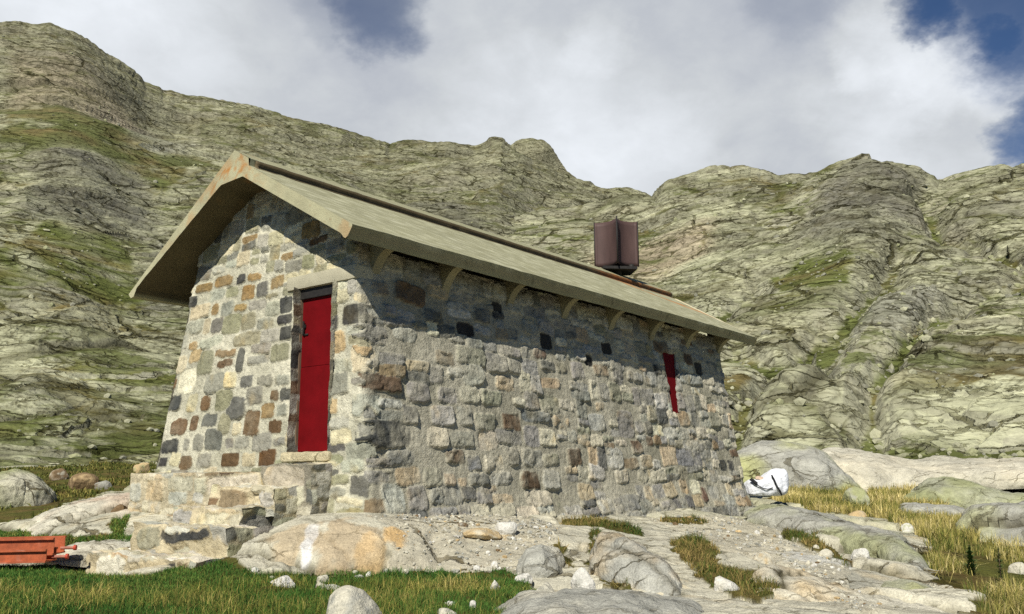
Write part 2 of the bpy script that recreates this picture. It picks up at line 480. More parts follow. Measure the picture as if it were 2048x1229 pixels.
# ------------------------------------------------------------------ masonry
PAL = dict(o=srgb(152, 124, 72), a=srgb(192, 164, 108), b=srgb(110, 84, 52), c=srgb(196, 184, 142), w=srgb(216, 206, 172),
           v=srgb(148, 144, 108), l=srgb(172, 169, 146), g=srgb(146, 142, 124), d=srgb(104, 103, 92), k=srgb(68, 68, 64),
           s=srgb(122, 122, 118), r=srgb(124, 84, 56), x=srgb(58, 56, 50), m=srgb(160, 158, 146))
STONES = """-3.23,2.51,0.275,0.08,o -2.75,2.49,0.128,0.065,k -2.38,2.47,0.205,0.047,o -1.77,2.34,0.177,0.081,o -3.77,2.48,0.257,0.06,o -3.37,2.34,0.236,0.076,l -2.95,2.34,0.177,0.075,v -2.51,2.29,0.169,0.1,o -2.13,2.29,0.163,0.099,d -1.87,2.18,0.15,0.032,v -4.15,2.32,0.238,0.079,k -3.77,2.16,0.3,0.105,c -3.34,2.15,0.108,0.079,o -3.01,2.13,0.167,0.095,g -2.66,2.11,0.161,0.05,o -2.21,2.1,0.224,0.065,g -1.84,2.01,0.171,0.096,l -1.52,2.03,0.154,0.111,k -4.26,2.14,0.117,0.064,k -3.93,1.95,0.335,0.095,l -3.5,1.94,0.1,0.103,c -3.21,1.93,0.152,0.102,d -2.83,1.91,0.253,0.134,v -2.41,1.91,0.204,0.118,v -1.99,1.84,0.2,0.07,g -1.53,1.85,0.174,0.063,k -1.49,1.68,0.147,0.093,k -3.29,1.72,0.286,0.074,l -3.78,1.7,0.114,0.055,a -2.39,1.68,0.323,0.091,v -1.84,1.68,0.222,0.088,l -2.88,1.54,0.289,0.049,o -2.85,1.41,0.227,0.056,b -2.48,1.42,0.085,0.161,k -3.66,1.56,0.167,0.089,a -4.08,1.47,0.229,0.121,c -3.37,1.46,0.227,0.161,v -2.04,1.54,0.235,0.063,g -2.08,1.4,0.244,0.057,g -1.6,1.45,0.222,0.108,v -3.78,1.24,0.231,0.17,w -3.04,1.17,0.225,0.131,g -2.66,1.19,0.151,0.109,c -2.29,1.15,0.162,0.082,d -1.88,1.13,0.176,0.074,g -1.5,1.11,0.169,0.073,g -4.02,0.96,0.216,0.102,k -3.53,0.94,0.128,0.126,c -3.19,0.92,0.111,0.104,b -2.77,0.94,0.19,0.134,v -2.47,0.82,0.238,0.15,d -2.08,0.96,0.188,0.118,g -1.65,0.94,0.089,0.073,b -1.42,0.94,0.133,0.078,k -3.74,0.64,0.19,0.116,b -3.39,0.67,0.092,0.104,b -3.04,0.7,0.166,0.083,d -2.68,0.64,0.142,0.126,v -2.08,0.63,0.181,0.164,b -1.78,0.76,0.125,0.097,o -1.61,0.57,0.13,0.08,b -1.48,0.76,0.126,0.077,g -2.39,0.57,0.098,0.077,c -3.88,0.39,0.213,0.093,k -3.49,0.41,0.091,0.078,g -3.2,0.42,0.129,0.115,g -2.87,0.45,0.188,0.142,d -2.52,0.4,0.103,0.068,g -2.25,0.4,0.148,0.076,g -1.84,0.39,0.202,0.11,g -1.49,0.4,0.136,0.047,g -3.99,0.18,0.106,0.066,k -3.44,0.17,0.164,0.096,b -3.02,0.2,0.169,0.088,g -2.47,0.19,0.186,0.085,b -2.09,0.19,0.152,0.081,c -1.72,0.21,0.185,0.105,b -0.36,2.15,0.148,0.054,w -0.34,2.01,0.197,0.084,c 0,2.09,0.172,0.089,g -0.41,1.48,0.166,0.134,a -0.4,1.01,0.184,0.128,g -0.52,0.76,0.081,0.101,a -0.42,0.57,0.174,0.061,l -0.4,0.42,0.18,0.082,c -0.4,1.21,0.282,0.086,l -0.02,1.78,0.307,0.123,k 0.25,1.02,0.35,0.097,b 1.38,1.4,0.18,0.086,o 1.88,1.47,0.3,0.123,v 1.55,1.24,0.158,0.06,w 1.18,1.18,0.135,0.105,g 2.38,1.43,0.232,0.139,g 2.74,1.42,0.15,0.106,g 3.12,1.44,0.197,0.121,g 3.55,1.51,0.166,0.063,d 3.89,1.51,0.122,0.077,v 2.52,1.17,0.199,0.096,a 3.57,1.26,0.228,0.079,a 1.78,0.98,0.179,0.112,c 0.88,0.94,0.199,0.121,g 1.38,0.94,0.184,0.1,g 2.2,0.96,0.224,0.1,v 2.8,0.94,0.149,0.055,c 0.05,0.75,0.237,0.121,l 0.29,0.44,0.436,0.158,k 1.25,0.69,0.209,0.122,l 1.65,0.71,0.127,0.126,g 2.03,0.65,0.2,0.107,v 2.58,0.67,0.198,0.112,b 3.12,0.77,0.31,0.081,s 3.7,0.73,0.188,0.101,a 1.12,0.43,0.189,0.129,c 1.55,0.42,0.233,0.102,g 2.05,0.42,0.2,0.127,c 2.47,0.47,0.282,0.098,g 2.98,0.5,0.189,0.147,g 3.32,0.49,0.198,0.116,c 1.41,0.21,0.166,0.076,b 0.51,0.19,0.224,0.084,g 2.49,0.23,0.134,0.108,k 2.92,0.21,0.223,0.111,g 1.74,0.14,0.126,0.092,s 2.12,0.13,0.184,0.105,c 0.15,0.02,0.198,0.108,g 0.61,-0.01,0.2,0.096,a 0.99,-0.02,0.155,0.115,v 1.27,-0.06,0.103,0.078,a 1.5,-0.08,0.079,0.055,a 1.8,-0.06,0.19,0.071,d 2.24,-0.05,0.209,0.073,g 2.83,-0.07,0.201,0.113,b 3.29,-0.07,0.194,0.134,l 0.34,-0.25,0.177,0.161,l 0.71,-0.26,0.156,0.138,g 1.03,-0.24,0.118,0.085,g 1.58,-0.22,0.147,0.083,d 1.96,-0.18,0.194,0.051,g 2.92,-0.31,0.276,0.118,c 3.46,-0.34,0.177,0.089,c 1.64,1.66,0.136,0.045,g 1.98,1.65,0.153,0.064,g 2.3,1.64,0.142,0.058,g 2.7,1.62,0.225,0.067,g 3.07,1.65,0.11,0.073,s 3.39,1.67,0.156,0.07,r 0.15,1.55,0.285,0.119,g 0.72,1.62,0.198,0.083,l 4.96,1.56,0.222,0.095,o 5.97,1.54,0.248,0.086,g 6.5,1.56,0.234,0.118,g 6.95,1.53,0.233,0.151,g 3.71,0.73,0.159,0.096,a 4.63,0.75,0.21,0.128,l 5.45,0.76,0.231,0.214,g 5.67,0.41,0.157,0.101,b 3.91,0.23,0.178,0.13,b 5.89,0.19,0.192,0.106,a 6.2,0.14,0.154,0.081,l 9.4,0.97,0.23,0.148,a 9.27,0.38,0.263,0.07,b 8.64,0.15,0.141,0.107,k 8.96,0.14,0.131,0.099,k 7.6,-0.35,0.114,0.126,r 8.01,-0.32,0.197,0.115,g 6.98,-0.2,0.149,0.124,a 5.15,-0.42,0.266,0.123,g 3.46,-0.34,0.178,0.089,v 5.1,-0.04,0.194,0.1,c 4.66,1.69,0.105,0.095,x 5.24,1.94,0.154,0.099,x 8.4,1.9,0.156,0.116,x 8.98,1.94,0.225,0.136,d 7.97,1.66,0.408,0.096,g 7.03,2.15,0.25,0.11,b 0.86,2.14,0.273,0.132,b 0.34,2.12,0.132,0.085,b 2.53,2.21,0.12,0.069,x 1.85,1.82,0.176,0.092,x 3.6,1.87,0.137,0.124,x 2.82,1.87,0.108,0.089,d 2.58,1.84,0.135,0.087,o 2.19,2.05,0.172,0.096,d 1.25,1.9,0.175,0.089,d"""


def stone_field(S, Hh, stones, seed, warp=0.035):
    """distance field over grid coordinates: nearest stone, F1, F2"""
    sx = S + warp * fbm(S * 3.1, Hh * 3.1, S * 0 + 7.3, 3, seed)
    sy = Hh + warp * 0.8 * fbm(S * 3.7, Hh * 3.7, S * 0 + 1.9, 3, seed + 5)
    sx = sx + .022 * fbm(S * 11, Hh * 11, S * 0 + 2, 2, seed + 6)
    sy = sy + .022 * fbm(S * 11, Hh * 11, S * 0 + 6, 2, seed + 7)
    d1 = np.full(S.shape, 9.0, np.float32); d2 = d1.copy(); idx = np.full(S.shape, -1, np.int32)
    s_ax, h_ax = S[0], Hh[:, 0]
    for i, (cx, cy, a, b, rot, p, key) in enumerate(stones):
        R = 1.5 * max(a, b) + 0.12
        c0, c1 = np.searchsorted(s_ax, cx - R), np.searchsorted(s_ax, cx + R)
        r0, r1 = np.searchsorted(h_ax, cy - R), np.searchsorted(h_ax, cy + R)
        if c1 <= c0 or r1 <= r0:
            continue
        w_ = (slice(r0, r1), slice(c0, c1))
        ex, ey = sx[w_] - cx, sy[w_] - cy
        c, s = math.cos(rot), math.sin(rot)
        qx, qy = np.abs(ex * c + ey * s) / a, np.abs(-ex * s + ey * c) / b
        d = (qx ** p + qy ** p) ** (1 / p)
        near = d < d1[w_]
        d2[w_] = np.where(near, d1[w_], np.minimum(d2[w_], d))
        d1[w_] = np.where(near, d, d1[w_])
        idx[w_] = np.where(near, i, idx[w_])
    return d1, d2, idx, sx, sy


def courses(s0, s1, h0, h1, keys, weights, rows, widths, R, fixed=()):
    out = [(cx, cy, a, b, R.uniform(-.06, .06), R.uniform(3.2, 8.0), k) for (cx, cy, a, b, k) in fixed]
    h = h0
    while h < h1:
        rh = R.uniform(*rows)
        s = s0 - R.uniform(0, .3)
        while s < s1:
            wd = R.uniform(*widths) * (0.75 + rh * 1.6)
            parts = [(0, rh)] if R.random() > .30 or rh < .15 else [(0, rh * .52), (rh * .52, rh * .48)]
            for (o_, hh) in parts:
                cx, cy = s + wd / 2 + R.uniform(-.02, .02), h + o_ + hh / 2 + R.uniform(-.025, .025) + 0.03 * math.sin(s * 2.1 + h * 3)
                if any(abs(cx - f[0]) < f[2] + wd * .27 and abs(cy - f[1]) < f[3] + hh * .27 for f in fixed):
                    continue
                out.append((cx, cy, wd / 2 * R.uniform(.93, 1.06), hh / 2 * R.uniform(.92, 1.06), R.uniform(-.12, .12), R.uniform(2.8, 8.0),
                            R.choices(keys, weights)[0]))
            s += wd
        h += rh
    return out


def masonry(S, Hh, stones, seed, gable_mask, mortar_a, mortar_b):
    """relief (metres) and colour of a rubble wall"""
    d1, d2, idx, sx, sy = stone_field(S, Hh, stones, seed)
    n = len(stones)
    R = np.random.default_rng(seed)
    base = np.array([PAL[s_[6]] for s_ in stones])
    cxs = np.array([s_[0] for s_ in stones])
    grey = base.mean(1, keepdims=True)
    isg_s = cxs < 0.05
    base = grey + (base - grey) * np.where(isg_s, .80, .60)[:, None]
    base = base * R.uniform(.84, 1.16, (n, 1)) * R.uniform(.97, 1.03, (n, 3))
    hid = np.array([s_[6] == 'x' for s_ in stones])
    prot = R.uniform(.0, .028, n)
    tx, ty = R.uniform(-.10, .10, n), R.uniform(-.12, .06, n)
    cx, cy = np.array([s_[0] for s_ in stones]), np.array([s_[1] for s_ in stones])
    ii = np.clip(idx, 0, n - 1)
    edge = np.minimum(1.0 - d1, (d2 - d1) * 0.9)
    smear = fbm(S * 1.3, Hh * 1.3, S * 0 + 2.2, 3, seed + 40)
    lim = np.where(gable_mask, .028, .012) + np.where(gable_mask, 0.022, 0.03) * np.clip(smear * 3 + .5, 0, 1.6)
    shp = np.array([R.uniform(.03, .09) for _ in range(n)])[ii]
    body = sstep(lim - .03, lim + shp, edge) * (idx >= 0)
    wf1, wf2, wa, wb, wc, wx, wy = worley(S * 6 + .6 * fbm(S * 5, Hh * 5, S * 0, 2, seed + 61) + ii * .31, Hh * 8 + ii * .17, seed + 62)
    facet = (wa - .5) * .7 + (wb - .5) * 1.5 * wx + (wc - .5) * 1.5 * wy
    inst = sstep(lim - .02, lim + .03, edge) * (idx >= 0)
    rough1 = fbm(S * 7, Hh * 7, S * 0 + .5, 4, seed + 60)
    rid = 1 - np.abs(fbm(S * 9 + 3, Hh * 11, ii * .37, 3, seed + 80)) * 2
    pr = prot[ii] * np.where(gable_mask, .62, 1.0)
    relief = body * (pr + tx[ii] * (sx - cx[ii]) + ty[ii] * (sy - cy[ii]) + np.where(gable_mask, .010, .012) * rough1 + np.where(gable_mask, .010, .017) * facet + np.where(gable_mask, .004, .008) * (rid - .6))
    relief = relief + 0.03 * smear + np.where(gable_mask, .006, .013) * rough1
    relief = np.where(hid[ii], -0.012 * body, relief)
    col = base[ii]
    n2 = fbm(S * 5, Hh * 6, ii * .7, 3, seed + 90)
    col = col * (1 + .42 * n2[..., None])
    warm = sstep(.12, .5, fbm(S * 3, Hh * 3, ii * .9 + 4, 3, seed + 95))[..., None]
    col = col * (1 - warm) + col * np.array([1.14, 1.0, .78]) * warm
    light = sstep(.1, .6, fbm(S * 11, Hh * 15, S * 0 + 8, 3, seed + 97))[..., None]
    col = col + light * .05
    mt = mortar_a + (mortar_b - mortar_a) * sstep(-.25, .3, smear)[..., None]
    mt = mt * (1 + .22 * fbm(S * 16, Hh * 16, S * 0, 3, seed + 99)[..., None])
    # lime bloom: mortar smeared over stone faces of the side wall
    bloom = np.where(gable_mask, .14, .62) * sstep(-.25, .4, smear * 1.2 + .7 * rough1)
    inst2 = inst * (1 - bloom * (~hid[ii]))
    col = mt * (1 - inst2[..., None]) + col * inst2[..., None]
    return relief, col


RND = random.Random(4)
fixed_g, fixed_s = [], []
for it in STONES.split():
    q = it.split(',')
    st = (*map(float, q[:4]), q[4])
    (fixed_s if st[0] > 0.05 else fixed_g).append(st)
st_g = courses(-4.9, 0.02, -1.2, 4.2, list('lcvgodbkaw'), [7, 8, 5, 6, 1.6, 2, .8, .7, 2, 2], (.14, .27), (.2, .46), RND, fixed_g)
st_s = courses(0.05, 10.2, -1.2, 2.9, list('lgvdcoabks'), [8, 9, 4, 2, 6, 1, 3, .8, .4, 1], (.13, .33), (.18, .46), RND, fixed_s)
# quoins at the near corner and along the right jamb of the door
STEP = 0.0165
s_ax = np.concatenate([np.arange(-WID - .6, LEN + .6, STEP)])
h_ax = np.arange(-1.15, 3.72, STEP)
S, Hh = np.meshgrid(s_ax.astype(np.float32), h_ax.astype(np.float32))
isg = S < 0
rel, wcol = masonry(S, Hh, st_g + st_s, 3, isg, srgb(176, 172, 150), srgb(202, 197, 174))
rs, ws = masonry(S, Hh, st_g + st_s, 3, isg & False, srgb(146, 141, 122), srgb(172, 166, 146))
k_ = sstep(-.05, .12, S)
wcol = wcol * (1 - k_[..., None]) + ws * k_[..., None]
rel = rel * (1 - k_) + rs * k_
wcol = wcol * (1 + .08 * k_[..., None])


def corner(i, h):
    z = h
    if i == 0: return HP(BG * h, BS * h, z)
    if i == 1: return HP(BG * h, WID - BL * h, z)
    if i == 2: return HP(LEN + 0 * h, BS * h, z)
    return HP(LEN + 0 * h, WID - BL * h, z)


c0, c1, c2, c3 = (corner(i, Hh) for i in range(4))
t_g = np.clip(-S / WID, 0, 1)[..., None]
t_s = np.clip(S / LEN, 0, 1)[..., None]
t_l = np.clip((-S - WID) / LEN, 0, 1)[..., None]
t_f = np.clip((S - LEN) / WID, 0, 1)[..., None]
P = np.where((S < -WID)[..., None], c1 + (c3 - c1) * t_l, np.where(isg[..., None], c0 + (c1 - c0) * t_g,
    np.where((S <= LEN)[..., None], c0 + (c2 - c0) * t_s, c2 + (c3 - c2) * t_f)))
# normals, blended round each corner
NG, NS, NL, NF = -HU, -HV + HW * BS, HV, HU
NS = NS / np.linalg.norm(NS)


def blend(a, b, s, at, rad=.07):
    t = sstep(at - rad, at + rad, s)[..., None]
    n_ = a * (1 - t) + b * t
    return n_ / np.linalg.norm(n_, axis=-1, keepdims=True)


N = np.where((S < -WID / 2)[..., None], blend(NL, NG, S, -WID), np.where((S < LEN / 2)[..., None], blend(NG, NS, S, 0), blend(NS, NF, S, LEN)))
# quoin raggedness and rounded arrises
arris = np.zeros_like(S)
for at in (-WID, 0, LEN):
    arris -= .028 * np.exp(-((S - at) / .035) ** 2)
    arris += .045 * np.exp(-((S - at) / .10) ** 2) * fbm(S * 0 + at, Hh * 3.3, S * 0 + 1.5, 3, 77)
# spread of the wall foot
foot = .10 * sstep(-.1, -.75, Hh) * sstep(-1.0, -.3, S)
P = P + N * (rel + arris + foot)[..., None]
DV0, DV1, DZ0, DZ1 = 0.645, 1.355, 0.262, 2.19            # door opening on the gable


def underside(b):
    return np.interp(b, [-.08, .08, 1.943, 2.4, 4.27, 4.4], [2.52, 2.56, 3.613, 3.593, 2.5, 2.4])


bcoord = (P - HO) @ HV
acoord = (P - HO) @ HU
zc = P[..., 2]
dead = (zc > underside(bcoord) + .06) | ((S > .3) & (zc > 2.6)) | ((S < -WID) & (zc > 2.5))
door = isg & (S > -WID) & (bcoord > DV0) & (bcoord < DV1) & (zc > DZ0) & (zc < DZ1)
# narrow window in the side wall: a tapering slot, narrow at the sill
WC = [(7.00, 2.06), (7.36, 2.06), (7.20, 1.05), (7.06, 1.05)]
tw = np.clip((Hh - 1.05) / 1.01, 0, 1)
wob = .03 * fbm(S * 0 + 3, Hh * 6, S * 0, 3, 88)
wl_, wr_ = np.interp(tw, [0, .42, .55, 1], [7.10, 7.12, 7.08, 7.12]) + wob, np.interp(tw, [0, .42, .55, 1], [7.31, 7.36, 7.46, 7.54]) - wob
win = (S > wl_) & (S < wr_) & (Hh > 1.05) & (Hh < 2.06)
# the jamb edges turn inwards at the opening
nearwin = np.maximum(np.maximum(wl_ - S, S - wr_), np.maximum(1.05 - Hh, Hh - 2.06))
P = P - N * (.05 * np.exp(-np.clip(nearwin, 0, 1) / .03))[..., None] * ((S > 6.7) & (S < 7.9))[..., None]
dead |= door | win
fq = grid_faces(*S.shape)
dd = dead.ravel()
fq = fq[~(dd[fq].sum(1) >= 2)]
used = np.unique(fq)
remap = np.zeros(dd.size, np.int32)
remap[used] = np.arange(len(used))
hut = thing('stone_hut', 'rubble stone mountain hut with a concrete gable roof and a narrow red door', 'hut', loc=tuple(HP(0, 2.07, 0)))
INV = -np.array(hut.location)


def part(name, verts, faces, mat, parent=None, cols=None, smooth=True):
    """child of the hut; vertices given in world coordinates"""
    return link(name, np.asarray(verts) + INV, faces, mat, parent or hut, cols, smooth)


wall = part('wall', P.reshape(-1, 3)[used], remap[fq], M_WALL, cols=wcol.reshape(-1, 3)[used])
# plain back and left faces (never in view from the front)
bk = [c1[0, 0], c3[0, 0], HP(LEN, WID - BL * 2.5, 2.5), HP(BG * 2.5, WID - BL * 2.5, 2.5)]
bk2 = [HP(LEN - .01, -.1, -1.1), HP(LEN - .01, WID + .2, -1.1), HP(LEN - .01, WID - .4, 2.5), HP(LEN - .01, 2.07, 3.6), HP(LEN - .01, .45, 2.5)]
part('rear_wall', [*[q - HV * .03 for q in bk], *bk2], [(0, 1, 2, 3), (4, 5, 6, 7, 8)], M_WALL, cols=np.tile(srgb(140, 136, 124), (9, 1)), smooth=False)


def patch(org, ex, ey, nx, ny, nrm_v, seed, keys, weights, prot=.8, fixed=(), rows=(.12, .24), widths=(.16, .4), step=.017, mort=(srgb(140, 134, 118), srgb(176, 168, 146)), rag=0.02):
    """a small masonry face: org + s*ex + h*ey over nx by ny metres"""
    sa, ha = np.linspace(0, nx, max(4, int(nx / step))), np.linspace(0, ny, max(4, int(ny / step)))
    s_, h_ = np.meshgrid(sa.astype(np.float32), ha.astype(np.float32))
    r_ = random.Random(seed)
    st = courses(-.1, nx + .1, -.1, ny + .1, keys, weights, rows, widths, r_, fixed)
    re, co = masonry(s_, h_, st, seed, s_ < 99, *mort)
    ex, ey, nrm_v = map(np.asarray, (ex, ey, nrm_v))
    bord = np.minimum(np.minimum(s_, nx - s_), np.minimum(h_, ny - h_))
    re = re * prot * sstep(0, .05, bord)
    q = np.asarray(org) + s_[..., None] * ex + h_[..., None] * ey
    wobv = np.stack([fbm(q[..., 0] * 3.5, q[..., 1] * 3.5, q[..., 2] * 5, 3, 15 + j) for j in range(3)], -1) * rag * 1.6
    q = q + wobv + re[..., None] * nrm_v
    return q.reshape(-1, 3), grid_faces(*s_.shape), co.reshape(-1, 3)


def merge(ps):
    vs, fs, cs, k = [], [], [], 0
    for v_, f_, c_ in ps:
        vs.append(v_); fs.append(f_ + k); cs.append(c_); k += len(v_)
    return np.concatenate(vs), np.concatenate(fs), np.concatenate(cs)


# jambs of the door opening
REC = 0.105
zj = DZ1 - DZ0 + .02
jl = patch(HP(BG * .3 - .01, DV1 - .012, DZ0 - .01), HU, HW, .27, zj, -HV, 31, list('kdbvgl'), [3, 3, 2, 2, 2, 1], .4, rows=(.14, .26), widths=(.4, .6))
jr = patch(HP(BG * .3 - .01, DV0 + .012, DZ0 - .01), HU, HW, .27, zj, HV, 32, list('gdlvc'), [3, 2, 2, 2, 1], .4, rows=(.14, .26), widths=(.4, .6))
part('door_jamb', *[x for x in merge([jl, jr])][:2], M_WALL, cols=merge([jl, jr])[2])


def boxes(bl):
    """list of boxes (a0,a1,b0,b1,c0,c1) in hut coordinates -> verts, faces"""
    vs, fs = [], []
    for (a0, a1, b0, b1, c0_, c1_) in bl:
        k = len(vs)
        vs += [HP(a, b, c) for a in (a0, a1) for b in (b0, b1) for c in (c0_, c1_)]
        fs += [tuple(k + i for i in q) for q in ((0, 1, 3, 2), (4, 6, 7, 5), (0, 4, 5, 1), (2, 3, 7, 6), (0, 2, 6, 4), (1, 5, 7, 3))]
    return np.array(vs), fs


def bevel(o, w=.008, seg=2):
    m = o.modifiers.new('bevel', 'BEVEL')
    m.width, m.segments, m.limit_method = w, seg, 'ANGLE'
    return o


def rough_slab(org, ex, ey, ez, nx, ny, nz, colf, step=.03, amp=.012, seed=1, rnd_e=.02):
    """box with rounded, uneven faces: org corner + extents; six gridded faces"""
    ps = []
    ex, ey, ez = map(np.asarray, (ex, ey, ez))
    for (A, B, C, na, nb, nc) in ((ex, ey, ez, nx, ny, nz), (ex, ez, ey, nx, nz, ny), (ey, ez, ex, ny, nz, nx)):
        for side_ in (0, 1):
            a_ = np.linspace(0, na, max(3, int(na / step))); b_ = np.linspace(0, nb, max(3, int(nb / step)))
            aa, bb = np.meshgrid(a_, b_)
            q = org + aa[..., None] * A + bb[..., None] * B + (C * nc * side_)
            # round the edges by pulling towards an inner box
            lx, ly, lz = (q - org) @ ex, (q - org) @ ey, (q - org) @ ez
            r = min(rnd_e * 2, nx * .45, ny * .45, nz * .45)
            ix, iy, iz = np.clip(lx, r, nx - r), np.clip(ly, r, ny - r), np.clip(lz, r, nz - r)
            dx = np.stack([lx - ix, ly - iy, lz - iz], -1)
            ln = np.linalg.norm(dx, axis=-1, keepdims=True) + 1e-6
            dn = dx / ln * np.minimum(ln, r)
            loc_ = np.stack([ix, iy, iz], -1) + dn
            w_ = org + loc_[..., :1] * ex + loc_[..., 1:2] * ey + loc_[..., 2:] * ez
            nn = (dx / ln)[..., :1] * ex + (dx / ln)[..., 1:2] * ey + (dx / ln)[..., 2:] * ez
            dsp = amp * fbm(w_[..., 0] * 6, w_[..., 1] * 6, w_[..., 2] * 6, 4, seed)
            w_ = w_ + nn * dsp[..., None]
            ps.append((w_.reshape(-1, 3), grid_faces(*aa.shape), colf(w_.reshape(-1, 3))))
    return merge(ps)


def conc_col(c, amt=.25, seed=5, sc=2.0):
    c = np.asarray(c)
    def f(w_):
        t = fbm(w_[:, 0] * sc, w_[:, 1] * sc, w_[:, 2] * sc, 4, seed)
        return c * (1 + amt * t[:, None])
    return f


v_, f_, c_ = rough_slab(HP(.055, .34, 2.185), HV, HU, HW, 1.22, .3, .17, conc_col(srgb(176, 170, 146), .3), seed=3, amp=.01, rnd_e=.01)
part('lintel', v_, f_, M_CONC, cols=c_)
# door sill, then a dark strip standing in for shade above the leaf
v_, f_, c_ = rough_slab(HP(-.04, .58, .15), HV, HU, HW, .86, .34, .115, conc_col(srgb(196, 184, 150), .22, 8, 4), seed=9, amp=.02)
part('door_sill', v_, f_, M_ROCK, cols=c_)
# door leaf: two sheets with a seam, frame, bolt and hinges
dv0, dv1 = DV0 - .02, DV1 - .02
v_, f_ = boxes([(REC + .035, REC + .075, dv0, dv1, DZ0 + .01, DZ0 + .99), (REC + .037, REC + .075, dv0, dv1, DZ0 + .994, DZ1 - .02)])
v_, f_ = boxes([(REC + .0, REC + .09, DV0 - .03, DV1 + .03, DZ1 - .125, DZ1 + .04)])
bevel(part('door_head_shade', v_, f_, M_IRON, smooth=False), .006)  # near-black panel painting the lintel's shade over the door top
v_, f_ = boxes([(REC + .035, REC + .075, dv0, dv1, DZ0 + .01, DZ0 + .99), (REC + .037, REC + .075, dv0, dv1, DZ0 + .994, DZ1 - .02)])
dleaf = bevel(part('door', v_, f_, M_DOOR, smooth=False), .003)
v_, f_ = boxes([(REC + .005, REC + .085, dv1 + .003, DV1 + .02, DZ0 + .005, DZ1 + .02), (REC + .005, REC + .085, DV0 - .04, dv1 + .003, DZ1 - .018, DZ1 + .03)])
bevel(part('door_frame', v_, f_, M_WOOD, smooth=False), .004)
v_, f_ = boxes([(REC + .015, REC + .036, dv1 - .075, dv1 - .03, 1.72, 1.76), (REC + .0, REC + .018, dv1 - .065, dv1 - .045, 1.64, 1.80), (REC + .022, REC + .036, dv1 - .12, dv1 - .02, 1.63, 1.65)])
bevel(part('door_bolt', v_, f_, M_IRON, dleaf, smooth=False), .003)
# red shutter set back in the slot
zz = [1.02, 2.10]
sv = [HP(7.02, BS * z + .02, z) for z in zz] + [HP(7.62, BS * z + .02, z) for z in zz]
sv += [q + HV * .04 for q in sv]
part('window_shutter', sv, [(0, 2, 3, 1), (4, 5, 7, 6), (0, 1, 5, 4), (2, 6, 7, 3), (0, 4, 6, 2), (1, 3, 7, 5)], M_DOOR, smooth=False)
jw = []
for s0_, s1_ in ((7.09, 7.10), (7.32, 7.55)):
    q = np.array([[HP(s0_ + (s1_ - s0_) * t - .0, BS * (1.05 + t) + d_, 1.04 + 1.03 * t) for d_ in np.linspace(-.0, .06, 6)] for t in np.linspace(0, 1, 40)])
    q = q + .012 * fbm(q[..., 0] * 9, q[..., 1] * 9, q[..., 2] * 9, 3, 5)[..., None] * HU
    jw.append((q.reshape(-1, 3), grid_faces(40, 6), np.tile(srgb(128, 124, 114), (240, 1))))
v_, f_, c_ = merge(jw)
part('window_jamb', v_, f_, M_WALL, cols=c_)

# plinth ledge at the foot of the gable and the mortared mass under the threshold
pl_keys, pl_w = list('lcvoab'), [4, 4, 2, 2, 3, 1]
ml = (srgb(168, 158, 132), srgb(198, 186, 156))
pls = [patch(HP(-.17, 4.42, -.60), -HV, HW, 3.05, .64, -HU, 41, pl_keys, pl_w, 1.0, [(.15, .40, .15, .13, 'l'), (.62, .42, .22, .13, 'a'), (1.2, .50, .28, .10, 'c'), (1.15, .33, .22, .08, 'l'), (2.3, .48, .55, .13, 'c')], mort=ml),
       patch(HP(-.17, 4.42, .04), -HV, HU, 3.05, .24, HW, 42, pl_keys, pl_w, .5, mort=ml),
       patch(HP(.07, 4.42, -.60), -HU, HW, .24, .64, HV, 43, pl_keys, pl_w, .6, mort=ml)]
v_, f_, c_ = merge(pls)
part('plinth', v_, f_, M_WALL, cols=c_)
mg = (srgb(136, 130, 114), srgb(160, 152, 130))
ap = [patch(HP(-.26, 1.46, -.62), -HV, HW, .90, .74, -HU, 44, list('gvcdl'), [3, 2, 2, 1, 2], .7, [(.42, .60, .36, .12, 'c'), (.25, .30, .24, .16, 'd')], mort=mg, rag=.035),
      patch(HP(-.26, 1.46, .12), -HV, HU, .90, .34, HW, 45, list('gvcl'), [3, 2, 2, 2], .5, mort=mg, rag=.035),
      patch(HP(-.26, .56, -.62), HU, HW, .34, .74, -HV, 46, list('gvdl'), [3, 2, 1, 2], .6, mort=mg, rag=.035)]
v_, f_, c_ = merge(ap)
part('threshold_base', v_, f_, M_WALL, cols=c_)

# ------------------------------------------------------------------ roof
A0, A1 = -0.3716, LEN + .789
prof = [(4.38, 2.394), (4.44, 2.46), (2.139, 3.995), (1.80, 3.805), (1.825, 3.725), (-.081, 2.645), (-.0, 2.50), (.045, 2.513), (.10, 2.575), (1.943, 3.613), (2.4, 3.593), (4.25, 2.52), (4.31, 2.41)]
ref = []
for i in range(len(prof)):
    (b0, z0), (b1, z1) = prof[i], prof[(i + 1) % len(prof)]
    nseg = max(1, int(math.hypot(b1 - b0, z1 - z0) / .06))
    ref += [(b0 + (b1 - b0) * t / nseg, z0 + (z1 - z0) * t / nseg) for t in range(nseg)]
ref = np.array(ref)
na = 180
aa = np.linspace(A0, A1, na)
B_, A_ = np.meshgrid(ref[:, 0], aa)
Z_ = np.broadcast_to(ref[:, 1], B_.shape)
nz = fbm(A_ * 5, B_ * 5, Z_ * 5, 4, 12)
RP = HP(A_, B_ + .006 * nz, Z_ + .012 * nz + .010 * fbm(A_ * .8, B_ * .4, Z_ * 0, 2, 3))
nr_ = len(ref)
closed = np.concatenate([grid_faces(na, nr_), np.stack([np.arange(na - 1) * nr_ + nr_ - 1, np.arange(na - 1) * nr_, (np.arange(na - 1) + 1) * nr_, (np.arange(na - 1) + 1) * nr_ + nr_ - 1], -1)])
conc = srgb(150, 147, 116)
